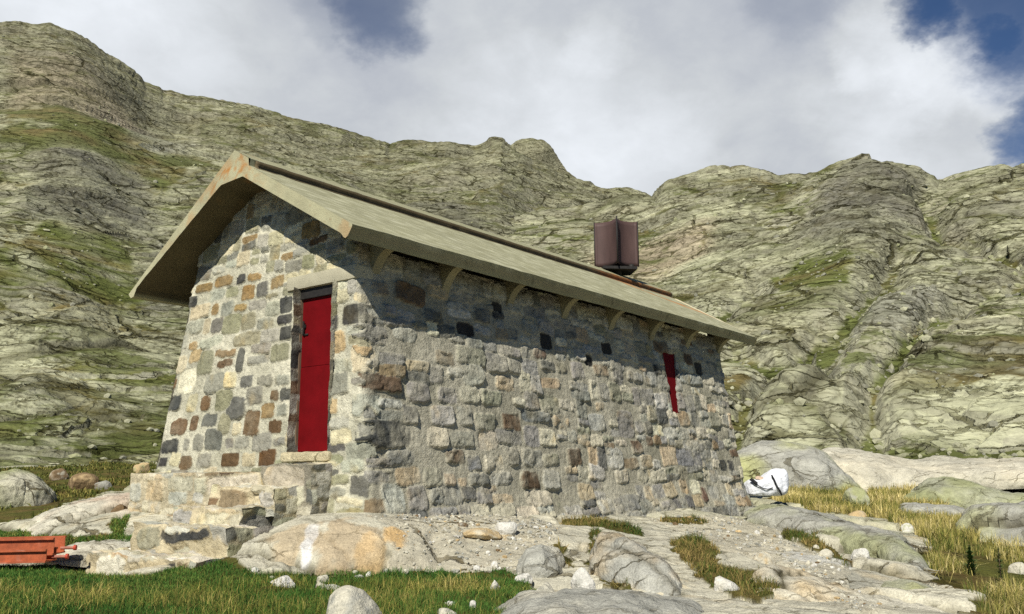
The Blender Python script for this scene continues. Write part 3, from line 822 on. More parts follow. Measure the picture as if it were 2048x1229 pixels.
rc = np.tile(conc, (na, nr_, 1)) * (1 + .16 * fbm(A_ * 1.2, B_ * 1.2, Z_, 4, 21))[..., None]
strk = fbm(A_ * 1.1 + B_ * 2.2, B_ * 26 - A_ * 3.5, Z_ * 0, 3, 24)      # brush marks and pale lichen drawn out along the slab
top = (B_ < 1.84) & (Z_ > 2.62 + (B_ + .081) * .5)
rc = np.where(top[..., None], mixc(rc * .96, np.broadcast_to(srgb(184, 181, 152), rc.shape), sstep(-.12, .4, strk)), rc)
fas = (B_ < .0) & (Z_ < 2.645)
rc = np.where(fas[..., None], srgb(150, 142, 112) * (1 + .3 * nz[..., None]), rc)
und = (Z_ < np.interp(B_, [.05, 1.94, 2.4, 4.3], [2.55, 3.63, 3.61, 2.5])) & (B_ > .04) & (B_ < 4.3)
rc = np.where(und[..., None], srgb(90, 82, 60) * (1 + .35 * fbm(A_ * 1.5, B_ * 4, Z_, 4, 29))[..., None], rc)  # soffit coloured darker than the slab to deepen the eave shade
org = srgb(184, 112, 42)
# rust below the chimney, running down to the far rake
ru = sstep(.10, .0, np.abs(B_ - (1.84 - (A_ - 7.9) * .42)) - .05 * (A_ - 7.5)) * sstep(7.3, 8.2, A_) * sstep(-.2, .35, fbm(A_ * 3, B_ * 12, Z_, 3, 31) + .1)
ru2 = sstep(.16, .0, 1.86 - B_) * sstep(7.4, 8.3, A_) * .9
rc = np.where(top[..., None], mixc(rc, np.broadcast_to(org, rc.shape), np.clip(ru * .8 + ru2, 0, .95)), rc)
li = sstep(.12, .32, fbm(A_ * 4, B_ * 4, Z_ * 4, 4, 33)) * sstep(A0 + 1.1, A0, A_) * sstep(3.3, 3.9, Z_)
rc = mixc(rc, np.broadcast_to(srgb(170, 112, 48), rc.shape), li * .5)
pit = sstep(.28, .42, fbm(A_ * 22, B_ * 22, Z_ * 22, 2, 35))
rc = rc * (1 - .45 * pit * fas)[..., None]
# front and rear end faces: strips between the upper outline and the underside
dens_t = np.linspace(0, 1, 150)
ups = np.array([(4.38, 2.394), (4.44, 2.46), (2.139, 3.995), (1.80, 3.805), (1.825, 3.725), (-.081, 2.645), (.0, 2.50)])
los = np.array([(4.31, 2.41), (4.25, 2.52), (2.4, 3.593), (1.943, 3.613), (.10, 2.575), (.045, 2.513), (.0, 2.50)])
def along(pl, t):
    d = np.concatenate([[0], np.cumsum(np.linalg.norm(np.diff(pl, axis=0), axis=1))])
    d /= d[-1]
    return np.stack([np.interp(t, d, pl[:, 0]), np.interp(t, d, pl[:, 1])], -1)
up_b = np.unique(np.concatenate([np.linspace(4.44, -.081, 140), ups[1:-1, 0]]))[::-1]
def zup(b): return np.interp(b, [-.081, 1.825, 1.83, 2.139, 4.44], [2.645, 3.725, 3.82, 3.995, 2.46])
def zlo(b): return np.interp(b, [-.081, -.0, .045, .10, 1.943, 2.4, 4.25, 4.31, 4.38, 4.44], [2.62, 2.50, 2.513, 2.575, 3.613, 3.593, 2.52, 2.41, 2.394, 2.45])
tt = np.linspace(0, 1, 9)
ends = [(RP.reshape(-1, 3), closed, rc.reshape(-1, 3))]
for a_e in (A0 - .004, A1 + .004):
    bb = np.broadcast_to(up_b[:, None], (len(up_b), 9))
    zz = zlo(bb) + (zup(bb) - zlo(bb)) * tt
    nn = fbm(bb * 6, zz * 6, bb * 0 + a_e, 4, 41)
    q = HP(a_e + .010 * nn, bb, zz)
    ec = np.tile(srgb(168, 164, 132), (len(up_b), 9, 1)) * (1 + .2 * nn)[..., None]
    rusty = sstep(.02, .24, fbm(bb * 4.5, zz * 4.5, bb * 0 + 3, 4, 44) + .22 * np.exp(-((bb - 2.3) / .45) ** 2) + .26 * np.exp(-((bb - .0) / .16) ** 2) - .02)
    veins = sstep(.82, .98, 1 - np.abs(fbm(bb * 2.6, zz * 3.2, bb * 0 + 9, 4, 45)) * 3)
    lf = np.exp(-((bb - 2.6) / .9) ** 2) + np.exp(-((bb - .0) / .2) ** 2) * .9
    ec = mixc(ec, np.broadcast_to(srgb(172, 112, 46), ec.shape), np.clip(rusty * .38 * lf + veins * .7 * np.exp(-((bb - 2.2) / .5) ** 2), 0, .9))
    speck = sstep(.22, .4, fbm(bb * 20, zz * 20, bb * 0, 2, 47)) * sstep(1.2, .2, bb)
    ec = mixc(ec, np.broadcast_to(srgb(120, 92, 60), ec.shape), speck * .6)
    ends.append((q.reshape(-1, 3), grid_faces(len(up_b), 9), ec.reshape(-1, 3)))
v_, f_, c_ = merge(ends)
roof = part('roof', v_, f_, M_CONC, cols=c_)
m = roof.modifiers.new('split', 'EDGE_SPLIT')
m.split_angle = math.radians(28)
# brown sheet flashing under the ridge overhang, rusty round the chimney
fa = np.linspace(-.30, A1 + .06, 160)
fb = np.array([(1.80, 3.80), (1.785, 3.795), (1.795, 3.76), (1.812, 3.722), (1.80, 3.714), (1.76, 3.694)])
FB, FA = np.meshgrid(fb[:, 0], fa)
FZ = np.broadcast_to(fb[:, 1], FB.shape)
FB = FB + .004 * fbm(FA * 1.2, FB * 0, FZ * 0, 3, 51)
fc = np.tile(srgb(92, 80, 58), (160, 6, 1)) * (1 + .3 * fbm(FA * 2, FB * 9, FZ * 9, 3, 52))[..., None]
rz = sstep(7.0, 7.9, FA) * sstep(-.25, .3, fbm(FA * 6, FZ * 22, FB, 3, 53) + .15 * (FA < 9))
fc = mixc(fc, np.broadcast_to(srgb(150, 82, 30), fc.shape), rz * .6)
flash = part('ridge_flashing', HP(FA, FB, FZ).reshape(-1, 3), grid_faces(160, 6), M_FLASH, cols=fc.reshape(-1, 3))
flash.modifiers.new('solid', 'SOLIDIFY').thickness = .006
# raised rim along the far rake
rim = [(A1 - .13, -.085, 1.70)]
rv, rf, rcz = rough_slab(HP(A1 - .11, -.081, 2.640), (HV * 1.906 + HW * 1.113) / np.hypot(1.906, 1.113), HU, np.cross(HU, -(HV * 1.906 + HW * 1.113) / np.hypot(1.906, 1.113)), 2.0, .12, .055, conc_col(srgb(198, 188, 156), .2), seed=61, amp=.008, rnd_e=.008)
part('roof_rim', rv, rf, M_CONC, cols=rcz, parent=roof)

# curved concrete brackets under the eave
tq = np.linspace(0, math.pi / 2, 14)
for i in range(8):
    a_ = .30 + 1.302 * i - (.02 if i else -.08)
    if i == 7:
        a_ = LEN - .07
    zb, zt, bi, bo = 2.06, 2.545, .385, .065
    curve = [(bi - (bi - bo) * (1 - math.cos(t)), zb + (zt - zb) * math.sin(t)) for t in tq]
    pr = [(.55, zb - .02), (bi + .0, zb - .02)] + curve + [(bo, 2.60), (.55, 2.72)]
    n_ = len(pr)
    vs = [HP(a_ - .065, b, z) for b, z in pr] + [HP(a_ + .065, b, z) for b, z in pr]
    fs = [tuple(range(n_))[::-1], tuple(range(n_, 2 * n_))] + [(k, (k + 1) % n_, n_ + (k + 1) % n_, n_ + k) for k in range(n_)]
    cc = srgb(150, 142, 112) * (1 + .1 * math.sin(i * 2.3))
    o = part('bracket', np.array(vs), fs, M_CONC, roof, cols=np.tile(cc, (2 * n_, 1)), smooth=False)

# ------------------------------------------------------------------ chimney cowl: four concave sheets round a flue
cz0, cz1 = 4.03, 5.01
cc = HP(8.50, 2.05, 0)
xa = np.array([1.0, 0.12, 0]); ya = np.array([-0.12, 1.0, 0])
cowl = thing('chimney_cowl', 'dark brown sheet metal chimney cowl with curved sides on the roof ridge', 'chimney', loc=(cc[0], cc[1], cz0))
ci = -np.array(cowl.location)
rad, th0 = .43, math.radians(-101)
cor = [cc + rad * (math.cos(th0 + k * math.pi / 2) * xa + math.sin(th0 + k * math.pi / 2) * ya) for k in range(4)]
for k in range(4):
    p0, p1 = cor[k], cor[(k + 1) % 4]
    ts = np.linspace(0, 1, 20)
    mid = (p0 + p1) / 2
    inn = (cc - mid) / np.linalg.norm(cc - mid)
    base = [p0 + (p1 - p0) * t + inn * .135 * (1 - (2 * t - 1) ** 2) for t in ts]
    vs = np.array([[b + HW * z for b in base] for z in np.linspace(cz0 + .06, cz1, 12)])
    o = link('cowl_sheet', vs.reshape(-1, 3) + ci, grid_faces(12, 20), M_COWL, cowl)
    o.modifiers.new('solid', 'SOLIDIFY').thickness = .012


def tube(p0, p1, r0, r1=None, n=20, cap=True):
    p0, p1 = np.asarray(p0, float), np.asarray(p1, float)
    r1 = r0 if r1 is None else r1
    d = p1 - p0
    d /= np.linalg.norm(d)
    x = np.cross(d, [0, 0, 1.0] if abs(d[2]) < .9 else [1.0, 0, 0]); x /= np.linalg.norm(x)
    y = np.cross(d, x)
    vs = [p0 + r0 * (math.cos(t) * x + math.sin(t) * y) for t in np.linspace(0, 2 * math.pi, n, False)] + \
         [p1 + r1 * (math.cos(t) * x + math.sin(t) * y) for t in np.linspace(0, 2 * math.pi, n, False)]
    fs = [(k, (k + 1) % n, n + (k + 1) % n, n + k) for k in range(n)]
    if cap:
        fs += [tuple(range(n))[::-1], tuple(range(n, 2 * n))]
    return np.array(vs), fs


for k in range(4):
    v_, f_ = tube(cor[k] + HW * (cz0 + .05), cor[k] + HW * (cz1 + .012), .014, n=8)
    link('seam', v_ + ci, f_, M_IRON, cowl)
v_, f_ = tube(cc + HW * 3.7, cc + HW * 4.75, .09)
link('flue', v_ + ci, f_, M_IRON, cowl)
v_, f_ = tube(cc + HW * 4.0 + xa * .27 - ya * .1, cc + HW * 4.12 + xa * .27 - ya * .1, .06, .05)
link('cowl_foot', v_ + ci, f_, M_IRON, cowl)
sq = [cc + xa * sx_ * .34 + ya * sy_ * .3 + HW * z for z in (3.985, 4.04) for sx_ in (-1, 1) for sy_ in (-1, 1)]
link('base_plate', np.array(sq) + ci, [(0, 1, 3, 2), (4, 6, 7, 5), (0, 4, 5, 1), (2, 3, 7, 6), (0, 2, 6, 4), (1, 5, 7, 3)], M_IRON, cowl, smooth=False)

# ------------------------------------------------------------------ steps up to the door
steps = thing('stone_steps', 'flight of mortared stone steps climbing from the grass to the red door', 'steps', loc=tuple(HP(-1.0, 1.5, -.95)))
si = -np.array(steps.location)
sk, sw_ = list('lcvoawb'), [4, 5, 2, 1, 3, 1, 1]
ms = (srgb(176, 164, 134), srgb(208, 194, 160))
for k, (a_f, z_t, z_b, b0, b1) in enumerate([(-.55, -.115, -.42, .80, 1.98), (-.86, -.33, -.62, .96, 2.22), (-1.18, -.515, -.86, .72, 2.46), (-1.52, -.80, -1.08, .72, 2.78)]):
    fx = {2: [(.98, .25, .50, .055, 'k'), (.35, .2, .22, .12, 'v')], 3: [(.5, .14, .30, .11, 'w'), (1.35, .15, .3, .11, 'a'), (1.62, .15, .10, .11, 'k'), (1.88, .15, .14, .1, 'o')], 0: [(.42, .16, .3, .12, 'o')], 1: [(.2, .16, .2, .1, 'l'), (.8, .14, .3, .1, 'c')]}.get(k, [])
    hgt = z_t - z_b
    ps_ = [patch(HP(a_f, b1, z_b), -HV, HW, b1 - b0, hgt, -HU, 60 + k, sk, sw_, 1.1, fx, rows=(.13, .2), widths=(.22, .45), mort=ms, rag=.05),
           patch(HP(a_f, b1, z_t), -HV, HU, b1 - b0, .42, HW, 70 + k, list('lcw'), [3, 4, 2], .6, widths=(.3, .6), mort=ms, rag=.05),
           patch(HP(a_f, b0, z_b - .25), HU, HW, .6, hgt + .25, -HV, 80 + k, list('gvdc'), [3, 3, 1, 2], .8, mort=(srgb(138, 130, 106), srgb(166, 156, 126)), rag=.03),
           patch(HP(a_f, b1, z_b - .1), HU, HW, .6, hgt + .1, HV, 90 + k, sk, sw_, .8, mort=ms, rag=.05)]
    v_, f_, c_ = merge(ps_)
    v_ = v_ + .025 * np.stack([fbm(v_[:, 0] * 3, v_[:, 1] * 3, v_[:, 2] * 3, 2, 5 + j) for j in range(3)], -1)
    link('step', v_ + si, f_, M_WALL, steps, cols=c_)

# ------------------------------------------------------------------ near ground
# heights from spots of the photo whose distance is known or judged: (pixel x, pixel y, distance)
SPOTS = [(30, 1225, 6.5), (300, 1225, 6.4), (640, 1225, 6.3), (900, 1225, 6.3), (1150, 1240, 5.9), (1400, 1229, 6.2), (1700, 1229, 6.6), (2000, 1229, 8.0),
         (60, 1140, 10.2), (230, 1143, 10.6), (390, 1125, 9.3), (60, 1078, 13.0), (30, 1050, 15.5), (60, 1005, 19.0), (180, 960, 24.0), (60, 940, 28.0), (250, 940, 27.0),
         (280, 1000, 13.6), (200, 1090, 12.0), (330, 1030, 12.3),
         (560, 1140, 8.75), (560, 1060, 9.25), (640, 1050, 9.15), (640, 1135, 8.7), (735, 1022, 9.5), (735, 1045, 9.1), (760, 1132, 8.6), (830, 1040, 9.6),
         (900, 1022, 10.6), (900, 1130, 8.7), (1000, 1060, 9.6), (1000, 1135, 8.6), (1100, 1032, 12.0), (1100, 1070, 9.9), (1100, 1150, 8.2),
         (1250, 1034, 13.6), (1250, 1080, 10.2), (1300, 1180, 7.6), (1497, 1032, 17.2), (1400, 1060, 12.6), (1500, 1130, 9.4), (1650, 1190, 8.2),
         (1560, 1055, 14.0), (1750, 1125, 10.6), (1850, 1165, 10.2), (1900, 1180, 10.6), (1640, 1020, 19.0), (1620, 1000, 21.0), (1800, 1030, 19.5), (1900, 1090, 15.0), (2040, 1130, 13.5),
         (2040, 1040, 20.0), (1950, 1000, 23.0), (1700, 985, 24.0), (1990, 985, 26.0), (1800, 935, 31.0), (2040, 925, 33.0), (1500, 935, 31.0)]
cps = np.array([atr(*s_) for s_ in SPOTS])
extra = [(0, 0, -1.55), (-2.5, 2.5, -1.4), (2.5, 2.5, -1.5), (0, 3.5, -1.25), (-12, 9, -1.3), (-18, 18, -.6), (-22, 32, .2), (0, 24, .1), (4, 30, .4), (-4, 33, .5), (14, 9, -1.7), (22, 20, -1.1), (26, 34, .3),
         (-5, 3, -1.3), (6, 3, -1.5), (0, 40, 1.0), (-24, 44, 1.0), (24, 44, 1.2), (2, 15, -.5), (4, 19, -.6)]
cps = np.concatenate([cps, np.array(extra, float)])


def tps_fit(pts, smooth=.02):
    n = len(pts)
    r = np.linalg.norm(pts[:, None, :2] - pts[None, :, :2], axis=-1)
    K = r + np.eye(n) * -smooth            # biharmonic in 3D (|r|): cone-free, gentle between spots
    Q = np.concatenate([np.ones((n, 1)), pts[:, :2]], 1)
    A = np.zeros((n + 3, n + 3))
    A[:n, :n], A[:n, n:], A[n:, :n] = K, Q, Q.T
    return np.linalg.solve(A, np.concatenate([pts[:, 2], np.zeros(3)]))


# r-kernel in log-ish space would favour far points; plain metres are fine here
TPSW = tps_fit(cps, .12)


def ground0(x, y):
    x, y = np.asarray(x, float), np.asarray(y, float)
    shp = x.shape
    x, y = x.ravel(), y.ravel()
    out = TPSW[-3] + TPSW[-2] * x + TPSW[-1] * y
    for (cx, cy, _), w_ in zip(cps, TPSW):
        out = out + w_ * np.sqrt((x - cx) ** 2 + (y - cy) ** 2 + .05)
    return out.reshape(shp)


RR = np.geomspace(3.5, 36, 900)


def hit(x, y):
    """point of the near ground seen at a photo pixel"""
    q = ray(x, y)
    q = q / math.hypot(q[0], q[1])
    z = ground0(q[0] * RR, q[1] * RR)
    below = np.nonzero(q[2] * RR <= z)[0]
    r = RR[below[0]] if len(below) else 34.0
    return np.array([q[0] * r, q[1] * r, float(ground0(q[0] * r, q[1] * r))])


def inside(poly, x, y):
    poly = np.asarray(poly)
    c = np.zeros(np.shape(x), bool)
    j = len(poly) - 1
    for i in range(len(poly)):
        xi, yi, xj, yj = poly[i, 0], poly[i, 1], poly[j, 0], poly[j, 1]
        c ^= ((yi > y) != (yj > y)) & (x < (xj - xi) * (y - yi) / (yj - yi + 1e-12) + xi)
        j = i
    return c


def region(pix):
    """a patch of ground, its outline picked out on the photo -> polygon in metres"""
    return np.array([hit(*p)[:2] for p in pix])


GREEN = [region([(-150, 1128), (100, 1132), (190, 1148), (300, 1152), (390, 1122), (450, 1122), (520, 1152), (620, 1142), (760, 1138), (900, 1140), (1010, 1138), (1055, 1160), (1075, 1180), (1020, 1200), (990, 1290), (-150, 1290)]),
         region([(-60, 1062), (60, 1064), (140, 1072), (270, 1068), (280, 1082), (120, 1090), (-60, 1092)]),
         region([(225, 1040), (255, 1030), (250, 1075), (215, 1078)])]
OLIVE = [region([(-60, 900), (320, 918), (300, 975), (230, 985), (150, 1000), (100, 1040), (-60, 1050)]), region([(100, 1088), (140, 1080), (170, 1100), (120, 1112)]),
         region([(1540, 985), (1620, 982), (1700, 988), (1740, 1030), (1640, 1022), (1545, 1005)]),
         region([(1740, 985), (1830, 982), (1850, 1010), (1930, 1040), (1960, 1085), (1880, 1098), (1800, 1060), (1740, 1030)]),
         region([(1850, 1092), (1960, 1080), (2120, 1100), (2140, 1290), (2010, 1290), (1940, 1200), (1870, 1160)])]
HEATH = [region([(1335, 1088), (1390, 1082), (1450, 1108), (1430, 1130), (1480, 1140), (1540, 1150), (1556, 1180), (1500, 1196), (1430, 1180), (1385, 1145)]),
         region([(1182, 1064), (1198, 1064), (1192, 1130), (1178, 1128)]), region([(1120, 1040), (1190, 1042), (1285, 1066), (1275, 1074), (1190, 1056), (1125, 1046)]),
         region([(1108, 1090), (1126, 1094), (1144, 1128), (1132, 1136), (1112, 1112)]), region([(1322, 1037), (1385, 1040), (1420, 1048), (1380, 1051), (1322, 1045)]),
         region([(1565, 1056), (1630, 1075), (1700, 1118), (1690, 1126), (1620, 1090), (1570, 1066)]), region([(1196, 1156), (1226, 1160), (1270, 1180), (1215, 1174)])]
GRAVEL = [region([(745, 1040), (880, 1022), (1100, 1040), (1120, 1060), (1090, 1120), (1040, 1140), (760, 1138), (800, 1090)]),
          region([(1290, 1040), (1497, 1040), (1560, 1062), (1700, 1130), (1690, 1150), (1560, 1120), (1420, 1090)]), region([(1560, 1110), (1680, 1150), (1760, 1200), (1740, 1229), (1640, 1180)])]


def in_any(polys, x, y):
    m_ = np.zeros(np.shape(x), bool)
    for p in polys:
        m_ |= inside(p, x, y)
    return m_


def soft(polys, x, y, seed, wob=.12):
    wx = x + wob * fbm(x * 2.5, y * 2.5, x * 0, 3, seed) * 2
    wy = y + wob * fbm(x * 2.5, y * 2.5, x * 0 + 5, 3, seed) * 2
    return in_any(polys, wx, wy)


# bedrock joints run down to the right of the view: a rotated, stretched cell pattern
def bedrock(x, y, scale, seed, ang=-.5, stretch=2.2):
    c, s = math.cos(ang), math.sin(ang)
    ux, uy = (x * c + y * s) / stretch, (-x * s + y * c)
    ux = ux + .35 * fbm(x / scale * .8, y / scale * .8, x * 0, 3, seed + 1) * scale
    uy = uy + .35 * fbm(x / scale * .8, y / scale * .8, x * 0 + 4, 3, seed + 2) * scale
    f1, f2, a, b, d, ox, oy = worley(ux / scale, uy / scale, seed)
    e_ = f2 - f1
    h = (a - .5) * .30 + (b - .5) * .55 * ox + (d - .5) * .55 * oy - .22 * np.exp(-(e_ / .07) ** 2) - .10 * f1 * f1
    return h * scale, e_, a, b


def ground_detail(x, y):
    r = np.hypot(x, y)
    gm = soft(GREEN, x, y, 3) | soft(OLIVE, x, y, 4, .3) | soft(HEATH, x, y, 5)
    gv = soft(GRAVEL, x, y, 6, .2)
    h1, e1, a1, b1 = bedrock(x, y, 1.25, 101)
    h2, e2, a2, b2 = bedrock(x, y, .42, 131, -.62, 1.7)
    amp = np.clip(r / 9, .6, 2.2)
    z = h1 * .34 + h2 * .17 + .05 * fbm(x * 1.6, y * 1.6, x * 0, 4, 9) + .022 * fbm(x * 7, y * 7, x * 0, 4, 10)
    z = np.where(gv, z * .55 + .02 * fbm(x * 16, y * 16, x * 0, 3, 11), z)
    hm = soft(HEATH, x, y, 5)
    z = np.where(gm, z * .25 + .03 * fbm(x * 2.2, y * 2.2, x * 0, 3, 12) - .01, z)
    z = np.where(hm, z + .02 + .10 * fbm(x * 2.6, y * 2.6, x * 0 + 3, 4, 13), z)
    # keep clear of the masonry and of the steps
    a_, b_ = (x - HO[0]) * HU[0] + (y - HO[1]) * HU[1], (x - HO[0]) * HV[0] + (y - HO[1]) * HV[1]
    nearhut = np.exp(-np.clip(np.maximum(np.maximum(-a_ - .1, a_ - LEN), np.maximum(-b_, b_ - WID)), 0, 9) / .35)
    st_ = (a_ > -1.75) & (a_ < 0) & (b_ > .4) & (b_ < 3.0)
    z = z * (1 - .75 * nearhut)
    z = np.where(st_, np.minimum(z, 0) * .3 - .12, z)
    return z, gm, gv, e1, e2, a1, a2, b2


az = np.radians(np.linspace(-50, 50, 1250))
rr = np.geomspace(2.2, 38, 760)
AZ, RG = np.meshgrid(az, rr)
GX, GY = np.sin(AZ) * RG, np.cos(AZ) * RG
gz0 = ground0(GX, GY)
dz, gm, gv, e1, e2, a1, a2, b2 = ground_detail(GX, GY)
GZ = gz0 + dz
# bring the bedrock up only as far as the top of the gable plinth
pale = srgb(192, 186, 164)
gcol = np.tile(pale, (*GX.shape, 1)) * (1 + .16 * (a1 - .5) + .10 * (a2 - .5))[..., None]
grey = sstep(-.1, .35, fbm(GX * .8, GY * .8, GX * 0 + 3, 4, 61))
gcol = mixc(gcol, np.broadcast_to(srgb(160, 157, 142), gcol.shape), grey * .75)
tan_ = sstep(.08, .42, fbm(GX * 1.3, GY * 1.3, GX * 0 + 9, 4, 63))
gcol = mixc(gcol, np.broadcast_to(srgb(192, 172, 132), gcol.shape), tan_ * .5)
far_l = sstep(11, 19, RG)
lic = sstep(.0, .4, fbm(GX * 2, GY * 2, GX * 0 + 2, 4, 65)) * far_l
gcol = mixc(gcol, np.broadcast_to(srgb(150, 152, 112), gcol.shape), np.clip(far_l * .35 + lic * .6, 0, 1))
# soil and moss lodged in the joints
crk = np.maximum(np.exp(-(e1 / .05) ** 2), .7 * np.exp(-(e2 / .05) ** 2)) * sstep(-.35, .15, fbm(GX * 1.7, GY * 1.7, GX * 0, 3, 67))
crk = np.where(gv, crk * .3, crk)
gcol = mixc(gcol, np.broadcast_to(srgb(74, 68, 42), gcol.shape), np.clip(crk, 0, 1) * .85)
gcol = np.where(gv[..., None], mixc(gcol, np.broadcast_to(srgb(178, 170, 148), gcol.shape), .7), gcol)
soil = mixc(np.tile(srgb(84, 84, 40), (*GX.shape, 1)), np.broadcast_to(srgb(98, 84, 48), gcol.shape), sstep(-.2, .3, fbm(GX * 1.5, GY * 1.5, GX * 0, 3, 69)))
gcol = np.where(gm[..., None], soil, gcol)


def stain(pix, rad, col, k, seed=0, stretch=1.0):
    """a stain with a shape of its own on the rock, centred where the photo shows it"""
    global gcol
    c = hit(*pix)
    vd = c[:2] / np.linalg.norm(c[:2])
    along_ = (GX - c[0]) * vd[0] + (GY - c[1]) * vd[1]
    acr = -(GX - c[0]) * vd[1] + (GY - c[1]) * vd[0]
    d = np.hypot(along_ / stretch, acr) / rad + 1.3 * fbm(GX * 5, GY * 5, GX * 0 + seed, 5, 200 + seed)
    gcol = mixc(gcol, np.broadcast_to(np.asarray(col), gcol.shape), sstep(1.0, .6, d) * k)


ochre = srgb(198, 150, 84)
stain((690, 1090), .34, srgb(176, 154, 120), .7, 1, 1.6)
stain((735, 1105), .18, srgb(198, 166, 116), .6, 2, 1.4)
stain((790, 1078), .13, srgb(200, 158, 92), .7, 3, 1.5)
stain((585, 1090), .22, srgb(190, 172, 140), .8, 4, 1.5)
stain((622, 1072), .07, srgb(216, 212, 204), .7, 5, 3.0)
stain((612, 1110), .06, srgb(222, 219, 212), .85, 6, 3.0)
stain((980, 1068), .22, srgb(206, 180, 134), .7, 7, 1)
stain((1010, 1055), .13, srgb(226, 222, 212), .8, 8, 1.2)
stain((1300, 1160), .3, srgb(208, 192, 156), .7, 9, 2)
stain((1620, 1110), .4, srgb(206, 204, 194), .7, 10, 1.5)
gobj = link('ground', np.stack([GX, GY, GZ], -1).reshape(-1, 3), grid_faces(*GX.shape), M_ROCK, cols=gcol.reshape(-1, 3))
tag(gobj, kind='structure')


def ground(x, y):
    x, y = np.atleast_1d(np.asarray(x, float)), np.atleast_1d(np.asarray(y, float))
    a_ = (np.arctan2(x, y) - az[0]) / (az[1] - az[0])
    r_ = np.log(np.hypot(x, y) / rr[0]) / np.log(rr[1] / rr[0])
    i, j = np.clip(r_.astype(int), 0, len(rr) - 2), np.clip(a_.astype(int), 0, len(az) - 2)
    fi, fj = np.clip(r_ - i, 0, 1), np.clip(a_ - j, 0, 1)
    return (GZ[i, j] * (1 - fi) * (1 - fj) + GZ[i + 1, j] * fi * (1 - fj) + GZ[i, j + 1] * (1 - fi) * fj + GZ[i + 1, j + 1] * fi * fj)


